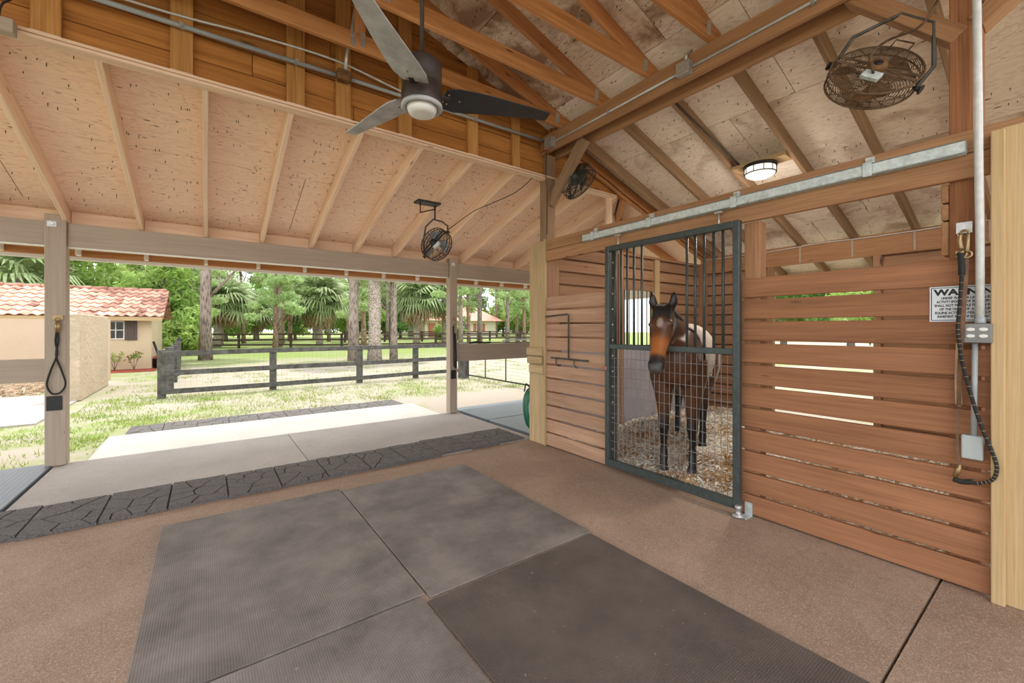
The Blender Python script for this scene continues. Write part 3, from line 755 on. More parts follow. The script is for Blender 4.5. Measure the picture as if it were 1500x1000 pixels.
def inset(poly, g):
    cx = sum(p[0] for p in poly)/len(poly); cy = sum(p[1] for p in poly)/len(poly); out = poly
    area = sum(poly[i][0]*poly[(i+1) % len(poly)][1]-poly[(i+1) % len(poly)][0]*poly[i][1] for i in range(len(poly)))
    s = 1 if area > 0 else -1
    for i in range(len(poly)):
        (x0, y0), (x1, y1) = poly[i], poly[(i+1) % len(poly)]; L = math.hypot(x1-x0, y1-y0)
        if L < 1e-5: continue
        nx, ny = s*(y1-y0)/L, -s*(x1-x0)/L
        out = clip_poly(out, nx, ny, nx*x0+ny*y0-g)
        if len(out) < 3: return []
    return out
PATS = []
for sd in range(4): PATS.append(flagstone(.40, .63, 11, 20+sd))
PATS.append(flagstone(.40, .63, 0, 0, True))
PM = {}
def paver(cx, cy, z, pat, rot, label, group, flip=False):
    t = thing('rubber_paver', (cx, cy, z), label, 'paver', group)
    w = T(cx, cy, z) @ Matrix.Rotation(math.pi*rot, 4, 'Z')
    if 'base' not in PM: PM['base'] = MB().box((-.199, -.314, 0), (.199, .314, .019)).mesh('paver_base')
    add('paver_base', PM['base'], 'tile', t, w)
    if pat not in PM:
        L = []
        for c in PATS[pat]:
            q = inset(c, .0055)
            if len(q) >= 3: L.append(MB().prism(q, .018, random.uniform(.029, .034)).mesh('stone_facet'))
        PM[pat] = L
    for me in PM[pat]: add('stone_facet', me, 'tile', t, w)
ORD = ['first', 'second', 'third', 'fourth', 'fifth', 'sixth', 'seventh', 'eighth', 'ninth', 'tenth', 'eleventh', 'twelfth', 'thirteenth']
for i in range(13):
    X = -1.66+.402*i
    bp = i in (9, 10)
    paver(X, 4.62+.012*math.sin(i*2.1)+.02*(i > 9), -.01, 4 if bp else i % 4, (i//4) % 2,
          '%s black rubber threshold paver from the tan corner column, moulded like %s' % (ORD[12-i], 'small bricks' if bp else 'broken flagstone'), 'rubber pavers along the barn threshold')
for i in range(10):
    paver(-.72+.402*i, 8.12+.01*math.sin(i*3), -.055, (i*3) % 4, i % 2, '%s dark rubber paver outside the pale apron, counted from the paddock-gate end' % ORD[9-i], 'rubber pavers outside the apron')

# ================================================================ ELECTRICS AND FITTINGS
# conduits along the gable wall
cg = thing('gable_conduit', (1, 3.9, 3.66), 'grey plastic conduit with brown box along the gable planks', 'conduit')
MB().tube([(-2.0, 3.915, 3.62), (.93, 3.915, 3.685)], .018, 10).build('pipe', 'pipe', cg)
MB().tube([(1.04, 3.915, 3.688), (3.36, 3.915, 3.735)], .016, 10).build('pipe', 'pipe', cg)
m = MB(); m.box((.925, 3.86, 3.645), (1.045, 3.942, 3.735)); m.build('junction_box', 'rust_d', cg, bev=.012)
MB().tube([(1.0, 3.90, 3.73), (1.0, 3.86, 3.85), (1.03, 3.80, 4.05), (1.06, 3.78, 4.3)], .014, 8).build('riser', 'alu', cg)
for X in (-.15, .61, 1.6, 2.36): MB().box((X-.012, 3.89, 3.61+.0207*(X+2)), (X+.012, 3.944, 3.645+.0207*(X+2))).build('strap_clip', 'zinc', cg)
cb = add('cable', MB().tube(smooth_path([(-2, 3.945, 3.70), (-.4, 3.945, 3.735), (.3, 3.945, 3.80), (.95, 3.945, 3.83), (1.6, 3.94, 3.75), (2.2, 3.945, 3.76)]), .009, 6).mesh('cable', (0, 3.945, 3.7)), 'pipe_l', None, T(0, 3.945, 3.7))
tag(cb, 'thin pale cable stapled above the gable conduit', 'cable')
# conduit along the roof beam
bc_ = thing('beam_conduit', (3.345, 2, 3.66), 'pale metal conduit with two open boxes along the roof beam', 'conduit')
MB().tube([(3.347, 3.72, 3.668), (3.347, 2.11, 3.675)], .011, 8).build('pipe', 'alu', bc_)
MB().tube([(3.347, 1.97, 3.675), (3.347, -.5, 3.675)], .011, 8).build('pipe', 'alu', bc_)
b1 = MB().box((3.29, 1.98, 3.62), (3.36, 2.10, 3.73)).build('junction_box', 'zinc', bc_, bev=.004)
MB().tube([(3.335, 2.03, 3.73), (3.335, 2.03, 3.80), (3.375, 2.0, 3.83)], .016, 8).build('elbow', 'zinc', b1)
b2 = MB().box((3.28, 3.72, 3.60), (3.36, 3.84, 3.72)).build('junction_box', 'zinc', bc_)
m = MB()
for k in range(4): m.tube(smooth_path([(3.30, 3.75+.02*k, 3.61), (3.27-.01*k, 3.80, 3.57), (3.29, 3.86+.02*k, 3.585), (3.32, 3.90, 3.60)], 4), .004, 5)
m.build('wire_ends', 'shut_r', b2)
for Y in (1.1, 2.9): MB().box((3.332, Y-.01, 3.652), (3.361, Y+.01, 3.70)).build('strap_clip', 'zinc', bc_)
ch = add('corner_cord', MB().tube(smooth_path([(3.31, 3.83, 3.60), (3.36, 3.90, 3.45), (3.38, 3.92, 3.25), (3.39, 3.915, 3.12), (3.39, 3.915, 2.6)], 5), .005, 6).mesh('cord', (3.35, 3.88, 2.6)), 'rope', None, T(3.35, 3.88, 2.6)); tag(ch, 'thin dark cord dropping from the beam box down the corner post', 'cord')
# post conduit with outlet and lower box
pc = thing('post_conduit', (3.33, .335, .73), 'grey vertical conduit with a four-switch box and a grey lower box', 'conduit')
MB().tube([(3.335, .36, 3.9), (3.33, .345, 3.3), (3.30, .336, 2.6), (3.30, .334, 2.3), (3.335, .333, 1.9), (3.338, .333, 1.47)], .0175, 12).build('pipe', 'pipe_l', pc)
MB().cyl((3.338, .333, 1.50), (3.338, .333, 1.46), .022, 12).build('coupling', 'pipe', pc)
ob = MB().box((3.30, .287, 1.362), (3.38, .392, 1.468)).build('switch_box', 'plate', pc, bev=.004)
for dy in (.364, .318):
    for dz in (1.435, 1.40):
        sw = MB().lathe([(.013, 0), (.013, .004), (.010, .006)], T(3.30, dy, dz) @ Matrix.Rotation(-math.pi/2, 4, 'Y') @ Matrix.Diagonal((.75, 1.3, 1, 1)), 14).build('socket', 'white', ob)
MB().tube([(3.345, .352, 1.363), (3.345, .357, .86)], .012, 10).build('pipe', 'pipe', pc)
lb = MB().box((3.325, .322, .735), (3.38, .402, .862)).build('lower_box', 'box_g', pc, bev=.005)
for y_, z_ in ((.33, .745), (.394, .745), (.33, .852), (.394, .852)): MB().cyl((3.326, y_, z_), (3.321, y_, z_), .003, 6).build('screw', 'zinc', lb)
# warning sign
sg = thing('warning_sign', (3.37, .375, 1.478), 'white metal warning sign with black lettering beside the grey conduit', 'sign')
MB().box((3.3735, .205, 1.478), (3.3795, .533, 1.678)).build('panel', 'sign', sg, bev=.002)
m = MB(); fr = [(.215, .526, 1.485, 1.4885), (.215, .526, 1.668, 1.6715), (.5225, .526, 1.485, 1.6715)]
for a, b, c, d in fr: m.box((3.3728, a, c), (3.3737, b, d))
m.build('border', 'ink', sg)
m = MB(); [m.cyl((3.3735, y_, z_), (3.371, y_, z_), .004, 8) for y_, z_ in ((.40, 1.67), (.40, 1.487))]; m.build('rivet', 'zinc', sg)
def lettering(txt, size, yl, z, wide, parent, mat='ink', bold=.0):
    cu = bpy.data.curves.new('txt', 'FONT'); cu.body = txt; cu.size = size; cu.extrude = .0003; cu.offset = bold
    o = bpy.data.objects.new('txt', cu); COL.objects.link(o); bpy.context.view_layer.update()
    me = bpy.data.meshes.new_from_object(o.evaluated_get(bpy.context.evaluated_depsgraph_get()))
    bpy.data.objects.remove(o); bpy.data.curves.remove(cu)
    w = max(v.co.x for v in me.vertices)-min(v.co.x for v in me.vertices)
    # text runs towards -Y, faces -X
    x = Vector((0, -1, 0)); y = Vector((0, 0, 1)); zz = x.cross(y)
    m = Matrix((x*(wide/w), y, zz)).transposed().to_4x4(); m.translation = (3.3730, yl, z)
    me.transform(Matrix(((m[0][0], m[0][1], m[0][2], 0), (m[1][0], m[1][1], m[1][2], 0), (m[2][0], m[2][1], m[2][2], 0), (0, 0, 0, 1))))
    return add('lettering', me, mat, parent, T(m.translation))
lettering('WARNING', .047, .513, 1.628, .27, sg, bold=.0022)
for i, (tx, yl, wd2) in enumerate((('UNDER FLORIDA LAW, AN EQUINE', .485, .225), ('ACTIVITY SPONSOR OR EQUINE PROFESSIONAL', .503, .272), ('SHALL NOT BE LIABLE FOR AN INJURY TO,', .512, .276), ('OR THE DEATH OF, A PARTICIPANT IN', .492, .238), ('EQUINE ACTIVITIES RESULTING FROM THE', .510, .27), ('INHERENT RISKS OF EQUINE ACTIVITIES.', .500, .25))):
    lettering(tx, .0185, yl, 1.605-.0208*i, wd2, sg, bold=.0007)
# ties hanging on the post
tie = thing('cross_tie', (3.34, .39, .6), 'brown leather lead and black checked bungee cord hung beside the warning sign', 'cross tie')
MB().box((3.365, .365, 1.965), (3.3805, .425, 2.025)).build('wall_plate', 'zinc', tie)
MB().tube(arc((3.345, .392, 1.96), (0, 1, 0), (0, 0, 1), .018, 0, 6.1, 14), .005, 6).build('ring', 'brass', tie)
m = MB(); m.tube(smooth_path([(3.335, .405, 1.955), (3.325, .407, 1.92), (3.325, .400, 1.87)], 4), .010, 8); m.ball((3.325, .398, 1.855), .014, 6); m.tube(arc((3.322, .40, 1.845), (0, 1, 0), (0, 0, 1), .02, 0, 6.1, 12), .005, 6); m.build('snap', 'brass', tie)
m = MB(); m.tube(smooth_path([(3.335, .378, 1.955), (3.32, .377, 1.90), (3.32, .380, 1.85)], 4), .009, 8); m.tube(arc((3.318, .378, 1.84), (0, 1, 0), (0, 0, 1), .018, 0, 6.1, 12), .005, 6); m.build('snap', 'brass', tie)
cord = [(3.318, .402, 1.85), (3.315, .398, 1.75), (3.31, .402, 1.6), (3.285, .408, 1.45), (3.28, .402, 1.36), (3.30, .392, 1.25), (3.31, .362, 1.08), (3.312, .325, .92), (3.315, .290, .80), (3.31, .272, .72), (3.312, .285, .655), (3.315, .33, .62), (3.32, .39, .605)]
cp = smooth_path(cord, 7)
co_ = MB().tube(cp, .0085, 8).build('bungee_cord', 'rope', tie)
m = MB()
for i in range(4, len(cp)-2, 2):
    d = (cp[i+1]-cp[i]).normalized(); u = d.orthogonal().normalized(); m.tube([cp[i]-d*.0012, cp[i]+d*.0012], .0092, 8)
m.build('cord_flecks', 'strap', co_)
MB().tube(cp[:9], .0135, 8).build('cord_sleeve', 'rope', tie)
m = MB(); m.tube(smooth_path([(3.318, .355, .62), (3.318, .395, .607), (3.32, .43, .612)], 4), .014, 8); m.build('cord_wrap', 'rope', tie)
MB().tube([(3.32, .425, .625), (3.318, .412, .665), (3.32, .405, .70)], [.010, .014, .008], 8).build('snap', 'brass', tie)
def strap(pts, w, th=.004):
    m = MB(); rings = []
    for p in smooth_path(pts, 5): rings.append([(p.x-th/2, p.y-w/2, p.z), (p.x+th/2, p.y-w/2, p.z), (p.x+th/2, p.y+w/2, p.z), (p.x-th/2, p.y+w/2, p.z)])
    return m.loft(rings, True, False)
strap([(3.322, .380, 1.84), (3.318, .384, 1.7), (3.295, .392, 1.45), (3.29, .398, 1.35), (3.325, .407, 1.2), (3.345, .412, 1.0)], .018).build('leather_lead', 'leather', tie)
strap([(3.34, .410, 1.36), (3.335, .413, 1.2), (3.34, .413, 1.08), (3.345, .412, 1.02)], .026).build('webbing', 'strap', tie)
strap([(3.34, .413, 1.02), (3.335, .415, .9), (3.33, .414, .78), (3.32, .408, .70)], .012).build('leather_tail', 'leather', tie)
MB().ball((3.335, .411, 1.015), .014, 6).build('knot', 'leather', tie)
# looped cord on the porch post
lp = thing('tie_cord', (-1.265, 6.33, .76), 'looped black cord on brass snaps hung on the porch post', 'tie cord')
MB().tube(smooth_path([(-1.268, 6.335, 1.42), (-1.275, 6.33, 1.30), (-1.262, 6.325, 1.17), (-1.31, 6.325, 1.0), (-1.335, 6.325, .86), (-1.30, 6.325, .765), (-1.235, 6.325, .775), (-1.20, 6.32, .86), (-1.225, 6.325, .98), (-1.27, 6.33, 1.15), (-1.255, 6.33, 1.30), (-1.258, 6.335, 1.42)], 6), .0085, 8).build('cord', 'rope', lp)
m = MB(); m.tube([(-1.265, 6.335, 1.52), (-1.27, 6.33, 1.46), (-1.268, 6.33, 1.40)], [.008, .016, .009], 8).tube(arc((-1.262, 6.335, 1.53), (1, 0, 0), (0, 0, 1), .022, 0, 6.1, 12), .006, 6); m.build('snap', 'brass', lp)
m = MB(); m.tube([(-1.25, 6.335, 1.52), (-1.25, 6.325, 1.46), (-1.255, 6.33, 1.40)], [.008, .014, .009], 8).box((-1.30, 6.338, 1.535), (-1.22, 6.35, 1.58)); m.build('snap', 'brass', lp)
l2 = thing('tie_cord', (3.36, 6.33, .75), 'straight black cord hung flat on the porch post near the hose bay', 'tie cord')
MB().tube([(3.385, 6.335, 1.48), (3.39, 6.33, 1.3), (3.40, 6.33, .80), (3.43, 6.33, .76), (3.435, 6.33, .95), (3.415, 6.33, 1.36)], .013, 8).build('cord', 'rope', l2)
MB().tube([(3.40, 6.34, 1.62), (3.395, 6.33, 1.55), (3.40, 6.33, 1.46)], [.01, .018, .01], 8).build('snap', 'brass', l2)
# things on the bay rail
m = MB(); m.tube(smooth_path([(3.75, 6.42, 1.185), (3.9, 6.41, 1.20), (4.05, 6.42, 1.185), (4.2, 6.42, 1.19)]), .016, 8)
tag(m.build('hoof_pick', 'rope'), 'dark tool lying on the bay rail board', 'tool')
m = MB(); m.tube(smooth_path([(4.45, 6.42, 1.18), (4.5, 6.42, 1.215), (4.9, 6.42, 1.225), (5.3, 6.42, 1.215), (5.35, 6.42, 1.18)]), .014, 8)
tag(m.build('bay_handle', 'galv'), 'pale metal grab handle on the bay rail board', 'handle')
# hose coiled on the back of the corner column
ho = thing('garden_hose', (3.70, 4.42, .15), 'coiled green garden hose hung behind the tan corner column', 'hose')
for k in range(7):
    c = Vector((3.49+.004*k, 4.262+.021*k, .36+.004*k)); m = MB(); pts = []
    for i in range(28):
        t = 2*math.pi*i/28; pts.append(c+Vector((.125*math.cos(t)*(1+.05*((k*2) % 3)), .012*math.sin(3*t), .25*math.sin(t)*(1+.05*((k*3) % 5)/2))))
    m.tube(pts, .0115, 8, closed=True); m.build('hose_loop', 'hose', ho)
m = MB(); m.tube(smooth_path([(3.49, 4.24, .62), (3.46, 4.34, .66), (3.44, 4.40, .70), (3.42, 4.41, .60)]), .010, 6); m.build('hanger', 'black', ho)

# stray straw on the concrete
m = MB(); r_ = random.Random(9)
for k in range(5):
    x, y = 3.2+r_.uniform(-.03, .03), .98+r_.uniform(-.07, .07); a = r_.uniform(-.5, .5)+2.4; L = r_.uniform(.02, .05)
    m.tube([(x-L*math.cos(a), y-L*math.sin(a), .002), (x, y, .003), (x+L*math.cos(a), y+L*math.sin(a), .002)], .0011, 5)
tag(m.build('straw_wisps', 'strap'), 'few loose straw stems on the bare concrete by the slatted stall front', 'straw', kind='stuff')
# ---- ceiling fan
cf = thing('ceiling_fan', (1.0, 2.25, 4.3), 'three-bladed ceiling fan with bronze housing hung on a long rod', 'ceiling fan')
c0 = T(1.0, 2.25, 0)
MB().cyl((1.0, 2.25, 2.94), (1.0, 2.25, 4.66), .0125, 12).build('down_rod', 'bronze', cf)
hs = MB().lathe([(.02, 2.975), (.108, 2.965), (.113, 2.95), (.113, 2.85), (.105, 2.845), (.105, 2.838), (.114, 2.832), (.117, 2.735), (.113, 2.715), (.02, 2.715)], c0, 36).build('motor_housing', 'bronze', cf)
lz = MB().lathe([(.116, 2.722), (.118, 2.708), (.108, 2.698), (.094, 2.704), (.090, 2.712)], c0, 36).build('light_ring', 'blade_l', cf)
MB().lathe([(.089, 2.708), (.080, 2.688), (.074, 2.674), (.05, 2.666), (.01, 2.664)], c0, 32).build('light_lens', 'lens', lz)
def fan_blade(ang, mat):
    R = Matrix.Rotation(ang, 4, 'Z'); m = MB(); rings = []
    for i, (r, w0, w1, tw, dz) in enumerate(((.13, -.065, .085, -14, .0), (.20, -.088, .10, -13, 0), (.30, -.09, .09, -12, .003), (.45, -.08, .07, -11, .006), (.60, -.066, .052, -10, .008), (.74, -.05, .04, -9, .010), (.80, -.046, .035, -9, .010))):
        a = math.radians(tw); q = []
        for u, h in ((w0, -.003), (w1, -.003), (w1, .003), (w0, .003)):
            q.append(c0 @ R @ Vector((r, u*math.cos(a)-h*math.sin(a), 2.79+dz+u*math.sin(a)+h*math.cos(a))))
        rings.append(q)
    m.loft(rings, True, False); b = m.build('blade', mat, cf, bev=.001)
    m = MB(); m.box((.10, -.02, 2.785), (.16, .02, 2.80), c0 @ R); m.build('blade_arm', 'bronze', b)
    for r, u in ((.15, -.035), (.15, .035), (.22, .0)):
        a = math.radians(-14); p = c0 @ R @ Vector((r, u*math.cos(a), 2.785+u*math.sin(a))); MB().ball(p, .006, 5).build('screw', 'brass', b)
fan_blade(math.radians(-15), 'blade_d'); fan_blade(math.radians(104), 'blade_l'); fan_blade(math.radians(226), 'blade_l')

# ---- caged fans
def cage_fan(name, label, c, axis, R, D, mat_w, mat_m, roll, yoke, motor_col=None):
    t = thing(name, c, label, 'fan')
    z = Vector(axis).normalized(); x = Vector((0, 0, 1)).cross(z).normalized(); x = Quaternion(z, roll) @ x; y = z.cross(x)
    m4 = Matrix((x, y, z)).transposed().to_4x4(); m4.translation = Vector(c)
    def ring(m, r, h, th=.0022, n=40): m.tube([m4 @ Vector((r*math.cos(2*math.pi*k/n), r*math.sin(2*math.pi*k/n), h)) for k in range(n)], th, 5, closed=True)
    prof_b = lambda r: -D/2-.16*D*(1-(r/R)**2)
    prof_f = lambda r: D/2+.35*D*(1-(r/R)**3)
    for nm, pf in (('back_grille', prof_b), ('front_grille', prof_f)):
        m = MB(); k = 15 if R > .23 else 9
        for i in range(k): r = R*(.30+.70*(i+1)/k) if nm[0] == 'b' else R*(.16+.84*(i+1)/k); ring(m, r, pf(r))
        for j in range(12):
            a = 2*math.pi*j/12+.13; m.tube([m4 @ Vector((r*math.cos(a), r*math.sin(a), pf(r)-.003)) for r in np.linspace(R*.15, R, 7)], .0024, 5)
        m.build(nm, mat_w, t)
    m = MB(); ring(m, R, -D/2, .006); ring(m, R, D/2, .006); ring(m, R*1.005, 0, .005)
    for j in range(24): a = 2*math.pi*j/24; m.tube([m4 @ Vector((R*math.cos(a), R*math.sin(a), h)) for h in (-D/2, D/2)], .0024, 5)
    m.build('rim', mat_w, t)
    for j in range(3):
        a0 = 2*math.pi*j/3; rings = []
        for r in np.linspace(R*.18, R*.9, 7):
            s = (r-R*.18)/(R*.72); hw = .30+.22*math.sin(s*2.4); row = []
            for u in (-1, -.5, 0, .5, 1):
                a = a0+u*hw; row.append(m4 @ Vector((r*math.cos(a), r*math.sin(a), D*.28*u+.02*D)))
            rings.append(row)
        m = MB(); n = 5; vs = [p for r_ in rings for p in r_]; fs = [(i*n+j2, i*n+j2+1, (i+1)*n+j2+1, (i+1)*n+j2) for i in range(6) for j2 in range(4)]
        off = (m4.to_3x3() @ Vector((0, 0, .003)))
        nv = len(vs); vs2 = vs+[p+off for p in vs]; fs2 = fs+[tuple(i+nv for i in reversed(f)) for f in fs]
        m.raw(vs2, fs2, True); m.build('fan_blade', motor_col or mat_m, t)
    mo = MB().lathe([(.02, -D*.95), (R*.2, -D*.93), (R*.23, -D*.75), (R*.24, -D*.2), (R*.18, D*.1), (.01, D*.12)], m4, 20).build('motor', mat_m, t)
    MB().lathe([(R*.05, -D*1.0), (R*.10, -D*.99), (R*.10, -D*.94)], m4, 16).build('motor_cap', 'black', mo)
    m = MB()
    for s in (-1, 1): m.box((-R*.98, s*R*.1-.012, -D*.62), (R*.98, s*R*.1+.012, -D*.60), m4)
    m.build('motor_strap', mat_w, mo)
    m = MB(); m.box((-.05-R*.1, -R*.55, -D*.9), (.05-R*.1, -R*.28, -D*.62), m4); m.build('capacitor_box', 'galv' , mo, bev=.004)
    # yoke: from pivots on the rim to a flat top
    m = MB(); pv = [m4 @ Vector((s*R*1.04, 0, 0)) for s in (-1, 1)]
    path = [pv[0]]+[Vector(p) for p in yoke]+[pv[1]]
    m.tube(path, .011, 6, smooth=False); yk = m.build('yoke', 'cagewire' , t)
    for s, p in zip((-1, 1), pv): m = MB(); m.cyl(m4 @ Vector((s*R*.98, 0, 0)), m4 @ Vector((s*R*1.14, 0, 0)), .014, 8); m.cyl(m4 @ Vector((s*R*1.12, 0, 0)), m4 @ Vector((s*R*1.17, 0, 0)), .026, 8); m.build('pivot_knob', 'black', yk)
    return t, m4
f1, m1 = cage_fan('barrel_fan', 'large rusty caged fan hung by a bent yoke above the stall header', (3.35, .785, 3.005), (.706, .516, -.485), .235, .095, 'rust', 'rust_d', .75,
         [(3.42, .521, 2.966), (3.42, .521, 3.22), (3.42, .663, 3.358), (3.30, .865, 3.278)])
m = MB(); m.tube([m1 @ Vector(p) for p in ((-.05, .225, -.055), (-.05, .27, -.07), (.05, .27, -.07), (.05, .225, -.055))], .005, 6); m.build('carry_handle', 'rust', f1)
m = MB(); m.tube(smooth_path([m1 @ Vector((-.03, -.10, -.09)), m1 @ Vector((.05, -.02, -.13)), m1 @ Vector((.06, .16, -.12)), (3.33, .58, 3.18), (3.36, .52, 3.26), (3.39, .48, 3.40), (3.40, .47, 3.6)], 5), .007, 6); m.build('power_cord', 'rust', f1)
f2, m2 = cage_fan('wall_fan', 'small dusty caged fan clamped to the knee brace of the corner post', (3.63, 3.63, 3.225), (.86, .0, -.51), .22, .12, 'cagewire', 'cagewire', 1.57,
         [(3.54, 3.66, 3.40), (3.52, 3.60, 3.46), (3.49, 3.60, 3.30), (3.50, 3.64, 3.05), (3.56, 3.64, 3.02)], 'cagewire')
f3, m3 = cage_fan('porch_fan', 'black caged fan hanging from a bracket under the porch rafters', (2.36, 4.87, 2.51), (.865, .45, -.2), .20, .10, 'black', 'black', -.75,
         [(2.47, 4.77, 2.74), (2.42, 4.83, 2.80), (2.33, 4.90, 2.83), (2.26, 4.97, 2.74), (2.24, 5.0, 2.56)], 'pipe')
m = MB(); m.tube([(2.35, 4.89, 2.82), (2.35, 4.89, 3.02)], .010, 6).tube([(2.35, 4.89, 2.96), (2.11, 4.80, 2.86), (2.11, 4.80, 3.0)], .008, 6).box((2.08, 4.78, 2.995), (2.38, 4.93, 3.02)); m.build('bracket', 'black', f3)
m = MB(); m.tube(smooth_path([(3.25, 3.93, 3.33), (3.18, 4.25, 3.18), (3.0, 4.5, 3.07), (2.8, 4.7, 2.96), (2.44, 4.80, 2.66)], 6), .005, 6)
tag(m.build('fan_cord', 'rope'), 'thin dark power cord running down under a porch rafter to the black fan', 'cord')
# small things at the left end of the gable strip
cl = thing('floodlight_bracket', (-1.03, 3.85, 3.2), 'grey metal fixture bracket with a black cord at the gable strip', 'bracket')
MB().box((-1.12, 3.86, 3.245), (-.955, 3.93, 3.33)).build('plate', 'paint', cl, bev=.004)
MB().tube(smooth_path([(-1.02, 3.88, 3.32), (-1.0, 3.86, 3.40), (-.96, 3.90, 3.50), (-.955, 3.92, 3.7)]), .006, 6).build('cord', 'rope', cl)
MB().tube([(-1.07, 3.85, 3.23), (-1.03, 3.85, 3.33)], .012, 8).build('clip', 'galv', cl)

# ---- lit bulkhead lamp under the stall roof
bl = thing('bulkhead_lamp', (5.02, 2.155, 3.26), 'lit round bulkhead lamp with black cage on a board between rafters', 'lamp')
bbox('mount_board', (4.93, 1.87, 3.275), (5.14, 2.43, 3.315), 'tan_wall', bl, 1)
cl_ = T(5.02, 2.155, 3.13)
MB().lathe([(.165, .145), (.17, .135), (.165, .115), (.15, .11)], cl_, 28).build('lamp_base', 'black', bl)
MB().lathe([(.15, .115), (.152, .06), (.14, .03), (.10, .008), (.03, 0)], cl_, 28).build('lamp_glass', 'glow', bl)
m = MB(); m.tube([cl_ @ Vector((.155*math.cos(2*math.pi*k/28), .155*math.sin(2*math.pi*k/28), .045)) for k in range(28)], .007, 6, closed=True)
for k in range(10): a = 2*math.pi*k/10; m.tube([cl_ @ Vector((.157*math.cos(a), .157*math.sin(a), h)) for h in (.045, .12)], .005, 5)
m.build('lamp_cage', 'black', bl)
pl_d = bpy.data.lights.new('bulkhead_light', 'AREA'); pl_d.shape = 'DISK'; pl_d.size = .26; pl_d.energy = 22; pl_d.color = (1, .90, .76)
pl = bpy.data.objects.new('bulkhead_light', pl_d); COL.objects.link(pl); pl.parent = bl; pl.location = (0, 0, -.135)
p2_d = bpy.data.lights.new('bulkhead_glow', 'POINT'); p2_d.energy = 5; p2_d.color = (1, .90, .76); p2_d.shadow_soft_size = .1
p2 = bpy.data.objects.new('bulkhead_glow', p2_d); COL.objects.link(p2); p2.parent = bl; p2.location = (0, 0, -.24)
m = MB(); m.tube([(3.62, 2.42, 3.74), (5.0, 2.36, 3.32)], .012, 6)
tag(m.build('lamp_cable', 'cagewire'), 'dark cable running along the stall ceiling to the lit lamp', 'cable')
m = MB(); m.tube(smooth_path([(6.96, 3.9, 2.62), (6.96, 2.9, 2.61), (6.965, 2.2, 2.64), (6.96, 1.6, 2.625), (6.96, .4, 2.64)], 5), .007, 6)
tag(m.build('back_wall_cable', 'pipe_l'), 'pale cable stapled along the rear stall header', 'cable')

# ================================================================ THE HORSE
HF = Vector((3.72, 2.347, .05)); Hh = Vector((-.897, -.442, 0)).normalized(); Hl = Vector((-Hh.y, Hh.x, 0))
HM = Matrix((Hh, Hl, Vector((0, 0, 1)))).transposed().to_4x4(); HM.translation = HF      # local: x forward, y to its left, z up
def ell_ring(c, d, up, hw, hh, n=20, egg=0):
    d = Vector(d).normalized(); u = Vector(up)-d*Vector(up).dot(d); u.normalize(); w = u.cross(d)
    return [Vector(c)+w*hw*math.cos(2*math.pi*k/n)*(1-egg*math.sin(2*math.pi*k/n))+u*hh*math.sin(2*math.pi*k/n) for k in range(n)]
def body_loft(m, st, up, n=20, egg=0):
    cs_ = [Vector(s[0]) for s in st]; rings = []
    for i, s in enumerate(st):
        d = cs_[min(i+1, len(st)-1)]-cs_[max(i-1, 0)]; rings.append(ell_ring(s[0], d, up, s[1], s[2], n, egg))
    m.loft(rings)
TRUNK = [((.30, 0, 1.00), .06, .08), ((.26, 0, 1.01), .14, .17), ((.16, 0, 1.05), .20, .25), ((.02, 0, 1.10), .235, .31), ((-.18, 0, 1.11), .265, .335), ((-.45, 0, 1.08), .295, .335),
         ((-.72, 0, 1.09), .295, .315), ((-.98, 0, 1.14), .285, .29), ((-1.22, 0, 1.15), .275, .285), ((-1.40, 0, 1.12), .235, .265), ((-1.52, 0, 1.07), .15, .2), ((-1.57, 0, 1.05), .06, .1)]
POLL = Vector((.25, -.10, 1.555)); MUZ = Vector((.60, -.12, 1.02)); HD = (MUZ-POLL).normalized(); HUP = Vector((HD.z*-1, 0, HD.x)).normalized()   # HUP points out of the face
m = MB()
body_loft(m, TRUNK, (0, 0, 1), 24)
body_loft(m, [((-.22, 0, 1.22), .13, .20), ((-.05, -.01, 1.27), .145, .24), ((.07, -.04, 1.34), .125, .21), ((.16, -.07, 1.42), .102, .17), ((.22, -.09, 1.50), .088, .13), ((.245, -.10, 1.56), .075, .09)], (-.5, 0, 1), 18)
HEAD = [(-.06, .045, .05, -.02), (.0, .078, .085, -.02), (.10, .098, .115, -.025), (.20, .105, .135, -.03), (.30, .104, .135, -.035), (.40, .092, .115, -.03), (.52, .074, .092, -.018), (.66, .062, .078, -.008), (.80, .058, .070, -.004), (.90, .063, .066, -.004), (.97, .060, .056, -.008), (1.02, .040, .035, -.012)]
HL = (MUZ-POLL).length
body_loft(m, [(POLL+HD*HL*t+HUP*o, hw*(1.08+.12*max(0, t-.5)), hd) for t, hw, hd, o in HEAD], HUP, 20)
